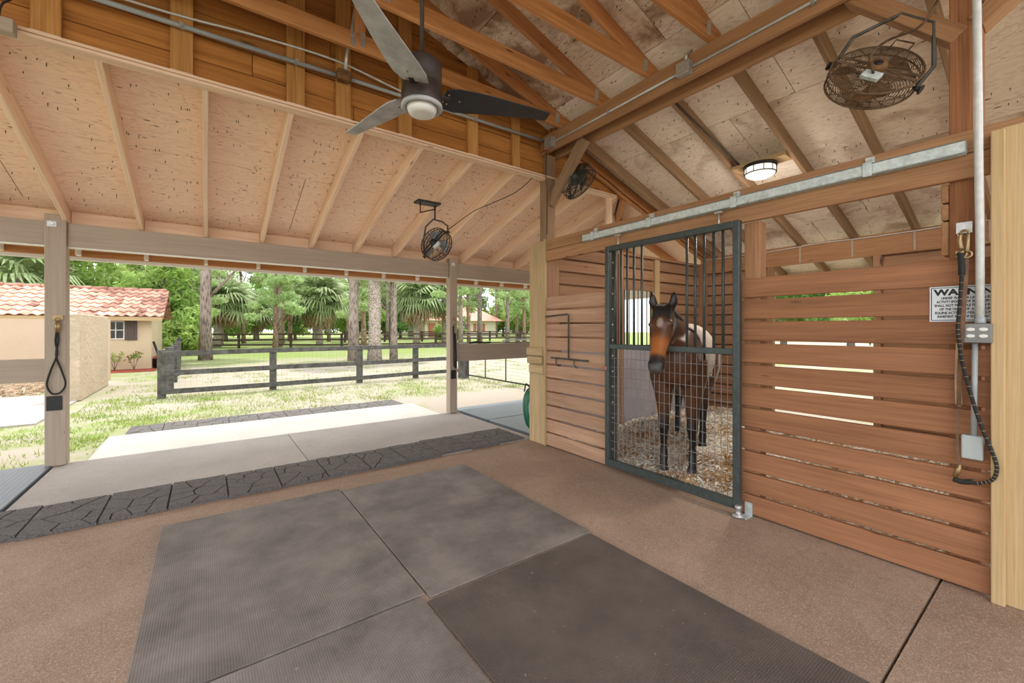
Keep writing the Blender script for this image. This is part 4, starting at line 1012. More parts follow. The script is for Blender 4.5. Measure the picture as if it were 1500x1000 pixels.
for s in (-1, 1):
    # cheek, brow, nostril wing, lower lip
    m.ball(POLL+HD*HL*.33+Vector((0, s*.055, 0))-HUP*.075, (.055, .05, .085), 7)
    m.ball(POLL+HD*HL*.27+Vector((0, s*.082, 0))+HUP*.045, (.034, .028, .03), 7)
    m.ball(POLL+HD*HL*.91+Vector((0, s*.044, 0))+HUP*.022, (.032, .028, .036), 7)
    # ears
    base = POLL+Vector((.0, s*.062, -.005))+HUP*.02; tip = base+Vector((.03, s*.04, .175)); mid = base.lerp(tip, .45)+Vector((0, s*.014, 0))
    m.tube([base-Vector((0, 0, .03)), base, mid, base.lerp(tip, .8), tip], [.028, .036, .042, .027, .006], 10)
    # front leg
    fx = .0 if s > 0 else .01; y = s*.13
    m.tube([(.02, s*.14, 1.08), (.0, s*.15, .92), (fx+.0, y, .74), (fx, y, .58), (fx+.008, y, .46), (fx+.01, y, .415), (fx, y, .36), (fx-.005, y, .24), (fx-.005, y, .16), (fx+.005, y, .125), (fx+.02, y, .075), (fx+.025, y, .045), (fx+.03, y, .0)],
           [.13, .12, .088, .064, .054, .056, .040, .033, .038, .043, .034, .046, .056], 14)
    # hind leg
    hx = -.94 if s > 0 else -1.50; y = s*.165; kx = hx+.0
    m.tube([(-1.18, s*.15, 1.10), (-1.08, s*.17, .92), (-1.05+(.07 if s > 0 else -.08), s*.175, .80), ((hx-1.12)/2+.0, y, .66), (kx-.10, y, .545), (kx-.115, y, .49), (kx-.09, y, .42), (kx-.05, y, .28), (kx-.035, y, .17), (kx-.02, y, .13), (kx+.0, y, .08), (kx+.005, y, .045), (kx+.01, y, .0)],
           [.20, .18, .135, .088, .062, .058, .047, .037, .042, .046, .036, .048, .056], 14)
me = m.mesh('horse_body')
tmp = bpy.data.objects.new('tmp', me); COL.objects.link(tmp)
rm = tmp.modifiers.new('r', 'REMESH'); rm.mode = 'VOXEL'; rm.voxel_size = .0135; rm.use_smooth_shade = True
sm = tmp.modifiers.new('s', 'SMOOTH'); sm.iterations = 7; sm.factor = .5
bpy.context.view_layer.update()
hme = bpy.data.meshes.new_from_object(tmp.evaluated_get(bpy.context.evaluated_depsgraph_get())); bpy.data.objects.remove(tmp)
nv = len(hme.vertices); co = np.empty(nv*3, np.float32); hme.vertices.foreach_get('co', co); co = co.reshape(-1, 3)
def sst(x, a, b): t = np.clip((x-a)/(b-a), 0, 1); return t*t*(3-2*t)
colr = np.tile(np.array([.115, .042, .016]), (nv, 1))
def blend(mask, c):
    global colr
    colr = colr*(1-mask[:, None])+np.array(c)*mask[:, None]
blend(sst(co[:, 2], 1.05, 1.45)*(co[:, 0] < -.1)*.7, (.06, .026, .012))
leg = (1-sst(co[:, 2], .42, .66)); blend(leg, (.010, .008, .008))
blend((1-sst(co[:, 2], .03, .06)), (.05, .045, .042))
rel = co-np.array(POLL); th = rel@np.array(HD)/HL; fo = rel@np.array(HUP); la = np.abs(co[:, 1]-(POLL.y+(MUZ.y-POLL.y)*np.clip(th, 0, 1)))
ishead = (co[:, 0] > .16)*(np.abs(co[:, 1]+.09) < .16)*(co[:, 2] > .95)*(fo > -.2)*(th > -.4)
blend(ishead*(1-sst(th, .1, .4))*.8, (.035, .018, .010))
ishead = ishead*np.where(th > .38, (co[:, 0] > .35) & (la < .115), True)
blend(ishead*sst(th, .42, .60)*(1-sst(th, .74, .82)), (.42, .135, .03))
blend(ishead*sst(th, .76, .86), (.020, .016, .015))
blend(ishead*sst(th, .95, 1.0)*.6, (.11, .095, .085))
star = ishead*(fo > .03)*np.clip(1-((th-.30)/.085)**2-(la/.032)**2, 0, 1); blend(np.clip(star*1.6+.25*np.sin(co[:, 2]*170+co[:, 1]*210)*(star > 0), 0, 1)*.75, (.42, .34, .27))
nost = ishead*np.clip(1-(((th-.92)/.045)**2+((la-.046)/.018)**2), 0, 1)*(fo > .03); blend(np.clip(nost*3, 0, 1), (.003, .003, .003))
blend((co[:, 2] > POLL.z+.03)*(co[:, 0] > .2)*.85, (.014, .011, .010))
at_ = hme.color_attributes.new('coat', 'FLOAT_COLOR', 'POINT'); at_.data.foreach_set('color', np.column_stack([colr, np.ones(nv)]).astype(np.float32).ravel())
hme.materials.clear(); hme.materials.append(M['coat']); hme.polygons.foreach_set('use_smooth', [True]*len(hme.polygons))
horse = add('horse', hme, None, None, HM)
tag(horse, 'dark bay horse with a small white star, head out over the stall door', 'horse')
# parts in horse space
def hpart(m, name, mat): o = add(name, m.mesh(name), mat, horse, HM); return o
for s in (-1, 1): hpart(MB().ball(POLL+HD*HL*.285+Vector((0, s*.098, 0))+HUP*.043, (.017, .013, .017), 8), 'eye', 'eye')
m = MB(); r_ = random.Random(5)                                        # mane falling on its right and left of the crest
crest = smooth_path([(-.22, .0, 1.44), (-.05, -.02, 1.50), (.06, -.05, 1.55), (.14, -.075, 1.585), (.215, -.095, 1.615)], 8)
for p in crest:
    for k in range(4):
        s = 1 if r_.random() < .8 else -1
        a = p+Vector((r_.uniform(-.015, .015), s*.004, .006)); m.tube([a, a+Vector((-.005, s*.045, -.02)), a+Vector((-.012, s*.085, -.085)), a+Vector((-.02, s*.10, -.15-r_.random()*.06))], [.012, .013, .011, .003], 5)
hpart(m, 'mane', 'mane')
m = MB()
for k in range(11):
    y = POLL.y+(k-5)*.011; a = Vector((POLL.x+.03, y, POLL.z+.055)); m.tube([a, a+Vector((.06, (k-5)*.002, -.02)), a+Vector((.095, (k-5)*.003, -.085)), a+Vector((.12+.004*(k % 3), (k-5)*.0035, -.13-.02*(k % 3)))], [.010, .012, .010, .003], 6)
hpart(m, 'forelock', 'mane')
m = MB(); m.tube(smooth_path([(-1.54, 0, 1.16), (-1.66, .01, 1.02), (-1.70, .01, .75), (-1.69, .0, .42)], 5), [.035]*4+[.05]*4+[.06]*4+[.055]*3+[.03], 12); hpart(m, 'tail', 'mane')
# light sheet over the back
m = MB(); rings = []
for (c, hw, hh) in TRUNK[3:11]:
    low = -.52 if c[0] < -.1 else -.2; row = []
    for k in range(25):
        a = low+(math.pi-2*low)*k/24; f = 1.05
        row.append(Vector((c[0]-(.03 if c[0] < -1.4 else 0), hw*f*math.cos(a)+(.006*math.sin(9*c[0]+k)), c[2]+(hh*f+.004)*math.sin(a))))
    rings.append(row)
n = 25; vs = [p for r in rings for p in r]; fs = [(i*n+j, i*n+j+1, (i+1)*n+j+1, (i+1)*n+j) for i in range(len(rings)-1) for j in range(n-1)]
m.raw(vs, fs, True); sh = hpart(m, 'fly_sheet', 'sheet'); md = sh.modifiers.new('t', 'SOLIDIFY'); md.thickness = .006; ms = sh.modifiers.new('s', 'SUBSURF'); ms.levels = 1; ms.render_levels = 1
m = MB()
for e in (0, -1): m.tube([r[e] for r in rings], .009, 6)
m.tube(rings[0], .008, 6); ob2 = add('sheet_binding', m.mesh('sheet_binding'), 'sheet', sh, HM)

# ================================================================ OUTDOORS
GZ = -.06
def fence(name, label, pts, post_w, post_h, rails, rail_h, mat, group=None, mesh_wire=False, sub=1):
    t = thing(name, (*pts[0], GZ), label, 'fence', group)
    P3 = [Vector((*p, 0)) for p in pts]
    for p in P3: bbox('fence_post', (p.x-post_w/2, p.y-post_w/2, GZ-.02), (p.x+post_w/2, p.y+post_w/2, post_h+random.uniform(-.02, .02)), mat, t, 2, bev=.008)
    for a, b in zip(P3, P3[1:]):
        n = (b-a).normalized().cross(Vector((0, 0, 1)))*(-post_w/2-.02)
        if n.y > 0: n = -n
        for zz in rails:
            beam('fence_rail', a+n+Vector((0, 0, zz+random.uniform(-.01, .01))), b+n+Vector((0, 0, zz+random.uniform(-.01, .01))), .035, rail_h, mat, t)
    if mesh_wire:
        m = MB()
        for a, b in zip(P3, P3[1:]):
            L = (b-a).length
            for k in range(1, int(L/.10)): p = a.lerp(b, k*.10/L); m.tube([p+Vector((0, .02, .0)), p+Vector((0, .02, rails[0]))], .0012, 4, cap=False)
            for k in range(1, 10): m.tube([a+Vector((0, .02, rails[0]*k/10)), b+Vector((0, .02, rails[0]*k/10))], .0012, 4, cap=False)
        m.build('wire_netting', 'wire', t)
    return t
fence('paddock_fence', 'weathered black three-rail paddock fence with wire netting nearest the barn', [(-.78, 11.65), (1.31, 11.74), (3.41, 11.83), (5.10, 11.95), (6.9, 12.05)], .14, .97, (.905, .49, .09), .11, 'fence', None, True)
fence('side_fence', 'row of grey fence posts receding behind the paddock corner post', [(-.72, 13.0), (-.74, 15.0), (-.78, 17.), (-.83, 19.), (-.9, 21.), (-.97, 23.), (-1.05, 25.), (-1.15, 27.5)], .15, .98, (.86, .45, .08), .10, 'fence')
fence('pasture_fence', 'distant brown three-rail fence across the green pasture', [(-4, 40.7), (-1.0, 39.1), (1.95, 37.6), (5.2, 35.9), (8.5, 34.2), (12, 33.2), (15.6, 32.3), (19.3, 31.3), (22.9, 30.4), (26.5, 29.5), (30, 28.6)], .17, 1.08, (1.0, .60, .2), .12, 'fence_b')
fence('lane_fence', 'second distant brown fence in front of the red roofed house', [(12, 47), (16, 46), (20, 45), (24, 44), (28, 43), (32, 42), (36, 41), (41, 40)], .17, 1.15, (1.05, .65, .25), .12, 'fence_b')
gt = thing('pipe_gate', (6.3, 11.0, GZ), 'thin black pipe gate with wire hung from a thick post', 'gate')
bbox('gate_post', (6.15, 11.0, GZ), (6.42, 11.22, 1.0), 'fence', gt, 2, bev=.01)
m = MB(); m.tube([(6.33, 10.95, .05), (6.35, 10.95, .95), (6.40, 8.0, .95), (6.38, 8.0, .05)], .02, 8, closed=True); m.build('gate_frame', 'black', gt)
for y_ in (10.0, 9.0): MB().cyl((6.36, y_, .05), (6.36, y_, .95), .016, 8).build('gate_bar', 'black', gt)
m = MB(); [m.tube([(6.35, 10.95, .05+.09*k), (6.39, 8.0, .05+.09*k)], .003, 4, cap=False) for k in range(1, 10)]; m.build('gate_wire', 'wire', gt)

# stucco enclosure wall
sw = thing('stucco_wall', (-2.6, 13.5, GZ), 'tan rough stucco enclosure wall beside the barn', 'wall')
MB().box((-2.30, 12.22, GZ), (-2.10, 15.2, 1.75)).build('side_wall', 'stuc', sw, bev=.02)
MB().box((-7, 16.8, GZ), (-2.30, 17.0, 1.70)).build('rear_wall', 'stuc_s', sw)
MB().box((-2.55, 12.20, GZ), (-2.302, 12.34, 1.75)).build('pier', 'stuc_s', sw, bev=.01)
MB().box((-6.5, 9.6, GZ-.02), (-2.15, 13.6, -.03)).build('concrete_pad', 'slab', None, label='pale concrete pad beside the stucco wall', kind='structure')
# pebbles heaped at the wall
r = random.Random(3); m = MB()
for _ in range(700):
    x = r.uniform(-6.2, -2.4); y = r.uniform(13.7, 16.7); s = r.uniform(.025, .06); a = r.uniform(0, 3)
    q = [(x+s*math.cos(a+i*1.257)*r.uniform(.7, 1.2), y+s*math.sin(a+i*1.257)*r.uniform(.7, 1.2)) for i in range(5)]
    m.prism(q, GZ, GZ+s*r.uniform(.5, 1.2)+.06*max(0, 1-abs(y-15)/1.5))
tag(m.build('pebbles', 'gravelm'), 'tan river pebbles and leaves heaped by the stucco wall', 'pebbles', kind='stuff')

# the outbuilding
hb = thing('outbuilding', (-4, 22.3, GZ), 'small tan stucco outbuilding with red tile roof and brown shutter', 'house')
HX0, HX1, HY0, HY1 = -10.5, -1.66, 20.45, 25.0
m = MB(); m.box((HX0, HY0, GZ), (HX1, HY1, 1.9)); m.prism([(HY0, 1.9), (HY1, 1.9), ((HY0+HY1)/2, 2.9)], HX0, HX1, 0); m.build('walls', 'house', hb)
ez, rz, ry = 1.86, 2.97, 22.73; e0 = 19.95
bbox('fascia_board', (HX0-.3, e0, 1.72), (HX1+.34, e0+.05, 1.86), 'tan', hb, 0)
deck = MB(); deck.raw([(HX0-.3, e0, ez), (HX1+.34, e0, ez), (HX1+.34, ry, rz), (HX0-.3, ry, rz), (HX1+.34, 25.5, ez), (HX0-.3, 25.5, ez)], [(0, 1, 2, 3), (3, 2, 4, 5)]); dk = deck.build('roof_deck', 'rtile_d', hb)
beam('barge_board', (HX1+.35, e0, ez-.02), (HX1+.35, ry, rz-.02), .04, .14, 'rtile_d', hb); 
# barrel tiles
def tilemesh():
    m = MB(); w = .25; L = .50; n = 7; top = []; bot = []
    prof = [(-w/2+w*i/(n-1), .028*math.cos(2*math.pi*i/(n-1)*1.0)+.0) for i in range(n)]
    vs = []
    for y_, dz in ((0, .045), (L, .0)):
        for x_, z_ in prof: vs.append((x_, y_, z_+dz))
    for x_, z_ in prof: vs.append((x_, 0, z_+.015))
    fs = [(i, i+1, n+i+1, n+i) for i in range(n-1)]+[(2*n+i, 2*n+i+1, i+1, i) for i in range(n-1)]
    m.raw(vs, fs, False); return m.mesh('roof_tile')
TM = tilemesh(); TM.materials.append(M['rtile']); TM2 = TM.copy(); TM2.materials[0] = M['rtile_d']
sa = math.atan2(rz-ez, ry-e0); slen = math.hypot(rz-ez, ry-e0); rows = 7; cnt = 0
for rr in range(rows):
    y_ = e0-.03+(ry-e0)*rr/rows; z_ = ez+(rz-ez)*rr/rows+.01
    for k in range(42):
        x_ = HX1+.25-.25*k
        if x_ < HX0: break
        if x_ < -6.2: continue
        wm = random.random() < max(.05, .75-(HX1-x_)*.28)
        add('roof_tile', TM2 if wm else TM, None, hb, T(x_, y_, z_) @ Matrix.Rotation(sa+random.uniform(-.01, .01), 4, 'X') @ Matrix.Rotation(random.uniform(-.01, .01), 4, 'Z'))
m = MB()
for k in range(20): x_ = HX1+.3-.45*k; m.tube([(x_-.46, ry, rz+.03), (x_, ry, rz+.045)], [.07, .085], 8)
m.build('ridge_caps', 'rtile_d', hb)
wn = MB().box((-2.86, HY0-.04, 1.05), (-2.40, HY0, 1.72)).build('window_frame', 'white', hb)
for x0, x1, z0, z1 in ((-2.83, -2.645, 1.40, 1.68), (-2.615, -2.43, 1.40, 1.68), (-2.83, -2.645, 1.09, 1.37), (-2.615, -2.43, 1.09, 1.37)):
    MB().box((x0, HY0-.046, z0), (x1, HY0-.036, z1)).build('pane', 'glass', wn)
st = MB().box((-2.38, HY0-.05, 1.02), (-2.06, HY0, 1.73)).build('shutter', 'shut', hb)
for k in range(4): MB().box((-2.375+.08*k, HY0-.058, 1.03), (-2.305+.08*k, HY0-.048, 1.72)).build('shutter_plank', 'shut', st)
MB().box((-4.5, 19.2, GZ), (-1.5, 20.44, -.035)).build('mulch_bed', 'mulch', None, bev=.01, label='red mulch bed along the outbuilding wall', cat='mulch bed')
MB().box((-1.52, 20.6, GZ), (-1.15, 22.5, .32)).box((-1.62, 20.5, .32), (-1.1, 22.6, .36)).build('red_bench', 'mulch', None, label='low red box beside the outbuilding corner', cat='box')
MB().tube([(-1.60, 20.42, .95), (-1.42, 20.2, .35), (-1.2, 20.0, .3)], .04, 6).build('black_pipe', 'black', None, label='black pipe leaning at the outbuilding corner', cat='pipe')

# far house with hip roof
fh = thing('far_house', (33, 60, GZ), 'cream house with salmon hip roof behind the pasture fences', 'house')
MB().box((26.0, 57.5, GZ), (38.6, 64, 2.75)).build('walls', 'cream', fh)
m = MB(); a, b, c, d = (25.2, 56.5, 2.65), (39.6, 56.5, 2.65), (39.6, 65, 2.65), (25.2, 65, 2.65); e, f_ = (29, 60.7, 5.4), (35.4, 60.7, 5.4)
m.raw([a, b, c, d, e, f_], [(0, 1, 5, 4), (1, 2, 5), (2, 3, 4, 5), (3, 0, 4), (0, 3, 2, 1)]); m.build('hip_roof', 'rmetal', fh)
for x_, w_ in ((27.2, 0), (29.3, 1.2), (32.6, 1.0), (35.4, 1.1)):
    if w_:
        f2_ = MB().box((x_-w_/2, 57.42, 1.0), (x_+w_/2, 57.5, 2.2)).build('window', 'white', fh); MB().box((x_-w_/2+.08, 57.38, 1.08), (x_+w_/2-.08, 57.42, 2.12)).build('pane', 'glass', f2_)
    for s in (-1, 1):
        if w_: MB().box((x_+s*(w_/2+.28)-.22, 57.4, .95), (x_+s*(w_/2+.28)+.22, 57.5, 2.25)).build('shutter', 'shut_r', fh)
MB().box((26.6, 57.3, .2), (27.6, 57.5, 2.2)).build('door', 'shut_r', fh)

# ---- vegetation
def blob_leaves(n, clumps, size, seed, flat_=.8, elong=1.6):
    rg = np.random.default_rng(seed); cl = np.array(clumps); wts = cl[:, 3]**2; k = rg.choice(len(cl), n, p=wts/wts.sum())
    d = rg.normal(size=(n, 3)); d /= np.linalg.norm(d, axis=1)[:, None]
    rr = cl[k, 3]*(.45+.6*rg.random(n)**.6); c = cl[k, :3]+d*rr[:, None]*np.array([1, 1, flat_])
    u = rg.normal(size=(n, 3)); u /= np.linalg.norm(u, axis=1)[:, None]; w = np.cross(u, d+rg.normal(0, .6, (n, 3))); w /= np.linalg.norm(w, axis=1)[:, None]+1e-9
    s = size*rg.uniform(.6, 1.3, (n, 1)); 
    V = np.stack([c-u*s*elong, c+w*s*.5, c+u*s*elong, c-w*s*.5], 1).reshape(-1, 3)
    return V, np.arange(4*n).reshape(-1, 4)
def tree_proto(name, label, h, tr, crown, nleaf, lsize, lmat, bmat, seed, lean=0, elong=1.6):
    t = thing(name, (0, 0, 0), label, 'tree'); rg = random.Random(seed)
    pts = [(0, 0, -.1)]+[(lean*(i/8)**1.5*h*.05+rg.uniform(-.04, .04)*i/4, rg.uniform(-.05, .05)*i/4, h*i/8) for i in range(1, 9)]
    m = MB(); m.tube(pts, [tr*1.25]+[tr*(1-.5*i/8) for i in range(1, 9)], 10)
    clumps = []
    for i in range(crown['n']):
        a = rg.uniform(0, 6.28); q = rg.random()**.5*crown['r']; zz = rg.uniform(crown['z0'], crown['z1']); tap = 1-.6*max(0, (zz-crown['z0'])/(crown['z1']-crown['z0']+.01))
        clumps.append((q*tap*math.cos(a), q*tap*math.sin(a), zz, rg.uniform(.6, 1.15)*crown['c']))
    V, F = blob_leaves(nleaf, clumps, lsize, seed, crown.get('flat', .7), elong)
    add('foliage', npmesh('foliage', V, F, lmat), None, t, I4)
    for c in clumps[:10]:
        z0 = max(crown['z0']*.5, c[2]-abs(c[0])-abs(c[1])); z0 = min(z0, h*.95); m.tube([(0, 0, z0), (c[0]*.5, c[1]*.5, (z0+c[2])/2+.1), c[:3]], [tr*.35, tr*.22, tr*.08], 6)
    m.build('trunk', bmat, t, world=I4)
    return t
far_trees = []
pine = tree_proto('pine_tree', 'x', 17, .24, dict(n=20, r=2.6, z0=5.5, z1=16, c=1.1, flat=.5), 4200, .14, 'leafB', 'pbark', 11)
pine2 = tree_proto('pine_tree', 'x', 15, .24, dict(n=22, r=2.4, z0=3.2, z1=14, c=1.0, flat=.5), 4200, .14, 'leafB', 'pbark2', 12, 1)
oak = tree_proto('leafy_tree', 'x', 6.5, .2, dict(n=26, r=3.2, z0=1.6, z1=8.5, c=1.3), 6500, .17, 'leafA', 'pbark', 13, 1)
oak2 = tree_proto('leafy_tree', 'x', 6.0, .18, dict(n=24, r=2.8, z0=1.2, z1=9.5, c=1.25), 6000, .15, 'leafC', 'pbark', 14, -1)
bush = tree_proto('shrub', 'x', 1.0, .05, dict(n=14, r=1.2, z0=.35, z1=1.7, c=.55), 2200, .11, 'leafA', 'pbark', 15)
kids(None)
used = set()
def plant(proto, x, y, sc, rot, label, group=None, sz=None, cat=None):
    w = T(x, y, GZ) @ Matrix.Rotation(rot, 4, 'Z') @ Matrix.Diagonal((sc, sc, sz or sc, 1))
    if proto not in used:
        used.add(proto)
        for ch in KIDS[proto]: W[ch] = w @ W[ch]
        proto.matrix_basis = w; W[proto] = w; o = proto
    else: o = dup(proto, w)
    o['label'] = label
    if cat: o['category'] = cat
    if group: o['group'] = group
    elif 'group' in o: del o['group']
    return o
TRUNKG = 'tall pines around the pasture'
pine_spots = [(-.05, 24.6, 1.02, 'thick grey pine trunk just behind the netted paddock fence', pine), (5.5, 20.0, .95, 'grey pine trunk rising left of the patchy palm trunk behind the netted fence', pine), (7.33, 19.8, .70, 'slim pine trunk on the far-house side of the patchy palm trunk', pine),
   (9.9, 33.2, .80, 'reddish slender pine between the pasture fence and the netted fence', pine2), (3.9, 33.6, .70, 'slender pine with brown trunk in front of the pasture fence', pine2), (4.73, 38.4, .85, 'grey pine behind the pasture fence between two palms', pine),
   (22.9, 37.1, 1.1, 'stout pine trunk in front of the red roofed far house', pine), (20.1, 34.5, .75, 'thin brown pine in front of the far house roof', pine2), (24.1, 33.8, .85, 'pine trunk beside the corner of the far house', pine),
   (-1.1, 35.1, .65, 'thin pine behind the row of grey fence posts', pine2), (-.76, 32.8, .6, 'thin dark pine leaning beside the row of grey fence posts', pine), (28, 36.1, .8, 'pine at the lane fence past the far house', pine2), (17.6, 31.6, .8, 'grey pine hidden partly by the hose-bay porch post', pine),
   (29.5, 39.5, .7, 'slim pine at the end of the lane fence', pine), (31, 37, .75, 'reddish pine by the lane fence end', pine2)]
for i, (x, y, sc, lab, pr) in enumerate(pine_spots): plant(pr, x, y, sc, i*1.3, lab, TRUNKG)
FB = 'broadleaf trees behind the pasture'
row = [(-26, 62), (-21, 56), (-17, 60), (-12.5, 52), (-8.5, 44), (-4.8, 41), (-6.2, 33), (-9.5, 35), (-13, 38), (-3.2, 47), (-.5, 52), (1.8, 60), (5.5, 66), (9.5, 62), (13.5, 66), (17, 60), (20.5, 63), (44, 58), (49, 55), (40, 66), (46, 66), (36, 70), (30, 70), (25, 70), (-2.2, 31.5), (24, 62)]
lab_by = ['bright green leafy tree in the woodland belt beyond the pasture', 'deep green leafy tree in the woodland belt beyond the pasture']
for i, (x, y) in enumerate(row):
    k = 1 if i % 3 == 1 else 0
    near = y < 45 and x < 0
    plant((oak, oak2)[k], x, y, (.8 if near else 1.05)+.12*math.sin(i*2.3), i*2.1, (('bright', 'deep')[k]+' green leafy tree crowding behind the outbuilding roof') if near else lab_by[k], ('leafy trees behind the outbuilding' if near else FB))
for i, (x, y) in enumerate(((26, 4), (30, 8), (34, 13), (28, 14))): plant((oak, oak2)[i % 2], x, y, 1.1, i*2., '%s leafy tree seen through the rear stall doorway' % ('bright green', 'deep green')[i % 2], 'leafy trees behind the stall')
PB = 'background pines beyond the pasture'
for i, (x, y) in enumerate([(-14, 58), (-7, 60), (-1.5, 57), (3.0, 50), (6.8, 54), (8.16, 56.9), (11.5, 52), (14.5, 56), (19.5, 55), (23, 52), (42, 52), (47, 49), (39, 58), (51, 60), (35, 49), (6, 47), (0.9, 45), (13, 47)]):
    plant((pine, pine2)[i % 2], x, y, .9+.15*math.sin(i*1.7), i*.9, ('grey', 'red-brown')[i % 2]+'-trunked pine far beyond the pasture fence', PB)
for i, (x, y, lab) in enumerate(((-1.25, 30, 'leafy shrub beside the row of grey fence posts'), (21.5, 43.5, 'leafy shrub in front of the far house wall'), (-3.5, 27.5, 'leafy shrub behind the outbuilding corner'), (30.5, 55.5, 'leafy shrub under a far house window'))): plant(bush, x, y, 1.0, i, lab, None, None, 'shrub')

for i in range(14):
    x, y = -34+7.6*i, 92-.62*7.6*i*.55
    plant(bush, x, y, 2.9, i*1.9, 'low green thicket closing the far edge of the woodland', 'thickets at the far woodland edge', 2.6, 'shrub')
# palms
def frond_mesh(name, mat, R=1.0, n=20, droop=.5, seed=1):
    rg = random.Random(seed); vs = []; fs = []
    def quad(a, b, c, d): k = len(vs); vs.extend([a, b, c, d]); fs.append((k, k+1, k+2, k+3))
    st_ = R*.42; quad((0, -.012, 0), (0, .012, 0), (st_, .012, st_*.05), (st_, -.012, st_*.05))
    for i in range(n):
        a = -1.95+3.9*i/(n-1); L = R*(.62-.18*abs(a)/1.95)*rg.uniform(.9, 1.08); dirx, diry = math.cos(a), math.sin(a); px, py = -diry, dirx; w = .032*R
        zc = .05*st_
        p0 = (st_, 0, zc); p1 = (st_+dirx*L*.55, diry*L*.55, zc-.05*L+.03*math.cos(a)); p2 = (st_+dirx*L*.95, diry*L*.95, zc-droop*L*rg.uniform(.6, 1.1))
        k = len(vs); vs.extend([p0, (p1[0]-px*w, p1[1]-py*w, p1[2]-.01), (p1[0]+px*w, p1[1]+py*w, p1[2]+.012), p2]); fs.append((k, k+1, k+3, k+2))
    return npmesh(name, np.array(vs), np.array(fs), mat)
FR = [frond_mesh('frond', 'palm', 1.0, 20, .45, 1), frond_mesh('frond', 'palm', 1.0, 18, .7, 2)]; FD = frond_mesh('dead_frond', 'palm_d', 1.0, 14, .9, 3)
def palm(x, y, h, R, tr, label, nf=44, lean=0, boots=False, dead=12):
    t = thing('cabbage_palm', (x, y, GZ), label, 'palm tree'); rg = random.Random(int(x*10+y))
    pts = [(x+lean*(i/6)**2, y, GZ-.05+h*i/6) for i in range(7)]
    m = MB(); m.tube(pts, [tr*1.3]+[tr]*5+[tr*1.15], 12)
    for i in range(int(h*26)):
        q = rg.random(); a = rg.uniform(0, 6.28); p = Vector((x+lean*q*q, y, GZ+h*q)); d = Vector((math.cos(a), math.sin(a), .7))
        m.tube([p+d*tr*.8, p+d*(tr*1.0+.05)], [.05*tr/.2, .025], 4)
    m.build('trunk', 'palmbark', t)
    top = Vector((x+lean, y, GZ+h))
    for i in range(nf):
        f = i/nf; el = math.radians(80-118*f+rg.uniform(-8, 8)); a = i*2.4+rg.uniform(-.2, .2); s = R*rg.uniform(.85, 1.1)
        w = T(top) @ Matrix.Rotation(a, 4, 'Z') @ Matrix.Rotation(-el, 4, 'Y') @ Matrix.Rotation(rg.uniform(-.3, .3), 4, 'X') @ Matrix.Scale(s, 4)
        add('frond', FR[i % 2], None, t, w)
    for i in range(dead):
        a = i*2.4; w = T(top-Vector((0, 0, .1))) @ Matrix.Rotation(a, 4, 'Z') @ Matrix.Rotation(math.radians(48+rg.uniform(-12, 18)), 4, 'Y') @ Matrix.Scale(R*.9, 4); add('dead_frond', FD, None, t, w)
palm(.62, 40.2, 3.7, 2.3, .26, 'cabbage palm with brown skirt beside the thick grey pine trunk', 46, .6, True, 22)
palm(7.95, 39.4, 4.0, 2.9, .24, 'full cabbage palm standing alone in mid pasture behind the brown fence', 52, 0, True, 10)
palm(16.8, 39.1, 4.5, 3.0, .30, 'cabbage palm with a mottled trunk before the far house roof', 48, 0, True, 16)
palm(6.44, 19.9, 7.5, 2.6, .27, 'patchy brown and grey palm trunk behind the netted fence', 30, 0, True, 6)
palm(-2.6, 33.5, 3.0, 2.2, .2, 'palm with arching fronds behind the outbuilding corner', 34, .2, True, 4)
palm(-7.5, 30, 4.0, 2.4, .2, 'palm rising behind the outbuilding ridge', 34, .2, True, 4)
palm(20.5, 40.5, 4.6, 2.7, .22, 'smaller cabbage palm close beside the mottled one', 36, 0, True, 8)
palm(11.5, 60, 4.0, 3.0, .25, 'distant small palm in the woodland gap', 30, 0, True, 8)
palm(5.0, 62, 3.6, 3.0, .25, 'distant small palm behind the brown fence between two pines', 30, 0, True, 8)

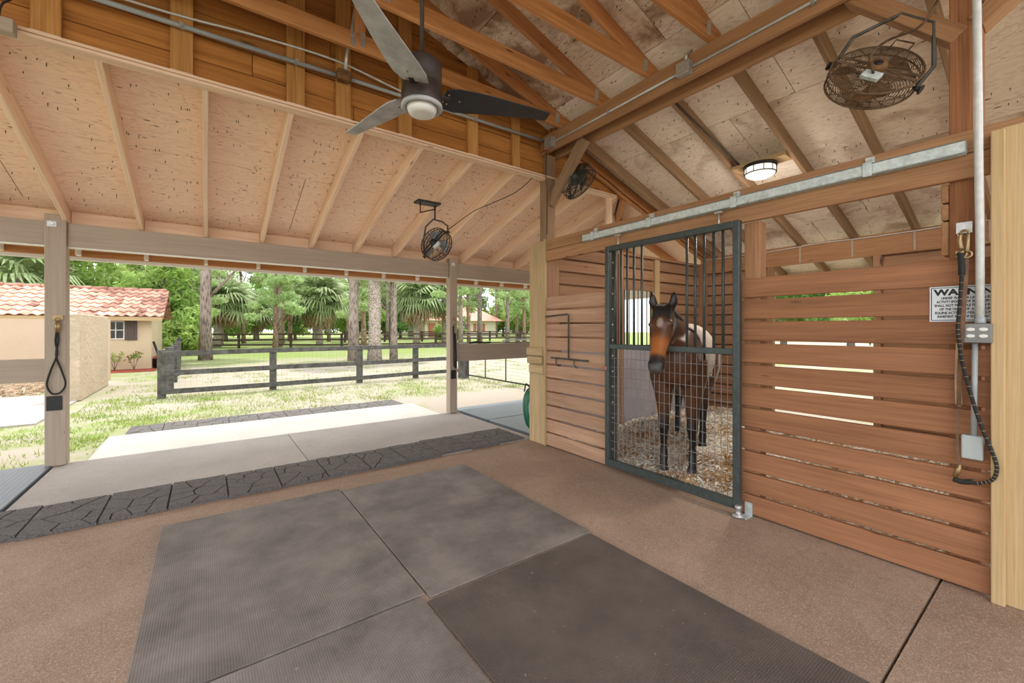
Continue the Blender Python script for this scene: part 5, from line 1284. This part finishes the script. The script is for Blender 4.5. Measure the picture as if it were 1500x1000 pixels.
# grass blades and tufts in the foreground meadow
def grass(n, seed, x0, x1, y0, y1, hmin, hmax, skip):
    rg = np.random.default_rng(seed); cx = rg.uniform(x0, x1, n//26+1); cy = rg.uniform(y0, y1, n//26+1); k = rg.integers(0, len(cx), n)
    P = np.stack([cx[k]+rg.normal(0, .13, n), cy[k]+rg.normal(0, .13, n)], -1); P = P[~skip(P)]; n = len(P)
    a = rg.uniform(0, 6.28, n); w = rg.uniform(.004, .009, n); h = rg.uniform(hmin, hmax, n); le = rg.uniform(.2, .9, n)*h; b = rg.uniform(0, 6.28, n)
    z = np.full(n, GZ)
    A = np.stack([P[:, 0]-w*np.cos(a), P[:, 1]-w*np.sin(a), z], -1); B = np.stack([P[:, 0]+w*np.cos(a), P[:, 1]+w*np.sin(a), z], -1); C = np.stack([P[:, 0]+le*np.cos(b), P[:, 1]+le*np.sin(b), z+h], -1)
    return np.stack([A, B, C], 1).reshape(-1, 3), np.arange(3*n).reshape(-1, 3)
def skip(P):
    x, y = P[:, 0], P[:, 1]
    return ((x > -1.1) & (x < 3.3) & (y < 8.5)) | ((x < -1.9) & (y > 9.5) & (y < 17)) | ((y < 6.75)) | ((x < -1.4) & (y > 19))
V1, F1 = grass(15000, 1, -6, 0.2, 6.7, 12, .02, .07, skip); V2, F2 = grass(6500, 2, 0, 7, 8.6, 11.6, .02, .07, skip); V3, F3 = grass(6000, 5, -1.9, 12, 11.8, 20, .02, .08, skip)
V = np.concatenate([V1, V2, V3]); F = np.arange(len(V)).reshape(-1, 3)
go = add('grass_tufts', npmesh('grass', V-np.array([1, 9, GZ]), F, 'grass'), None, None, T(1, 9, GZ)); tag(go, 'short sunlit grass tufts growing around the concrete apron', 'grass', kind='stuff')
# plants in the mulch bed
for i, (x, y, mt, lab) in enumerate(((-2.62, 20.1, 'leafA', 'small green shrub in the red mulch bed'), (-2.1, 20.0, 'croton', 'small red leaved shrub in the red mulch bed'))):
    t = thing('bedding_plant', (x, y, -.02), lab, 'plant'); V, F = blob_leaves(60, [(x, y, .42, .2), (x+.1, y, .5, .15), (x-.15, y, .35, .14)], .05, 30+i); add('leaves', npmesh('leaves', V-np.array([x, y, -.02]), F, mt), None, t, T(x, y, -.02))
    m = MB(); [m.tube([(x, y, -.02), (x+dx, y, .4)], .01, 5) for dx in (-.12, 0, .12)]; m.build('stems', 'pbark', t)
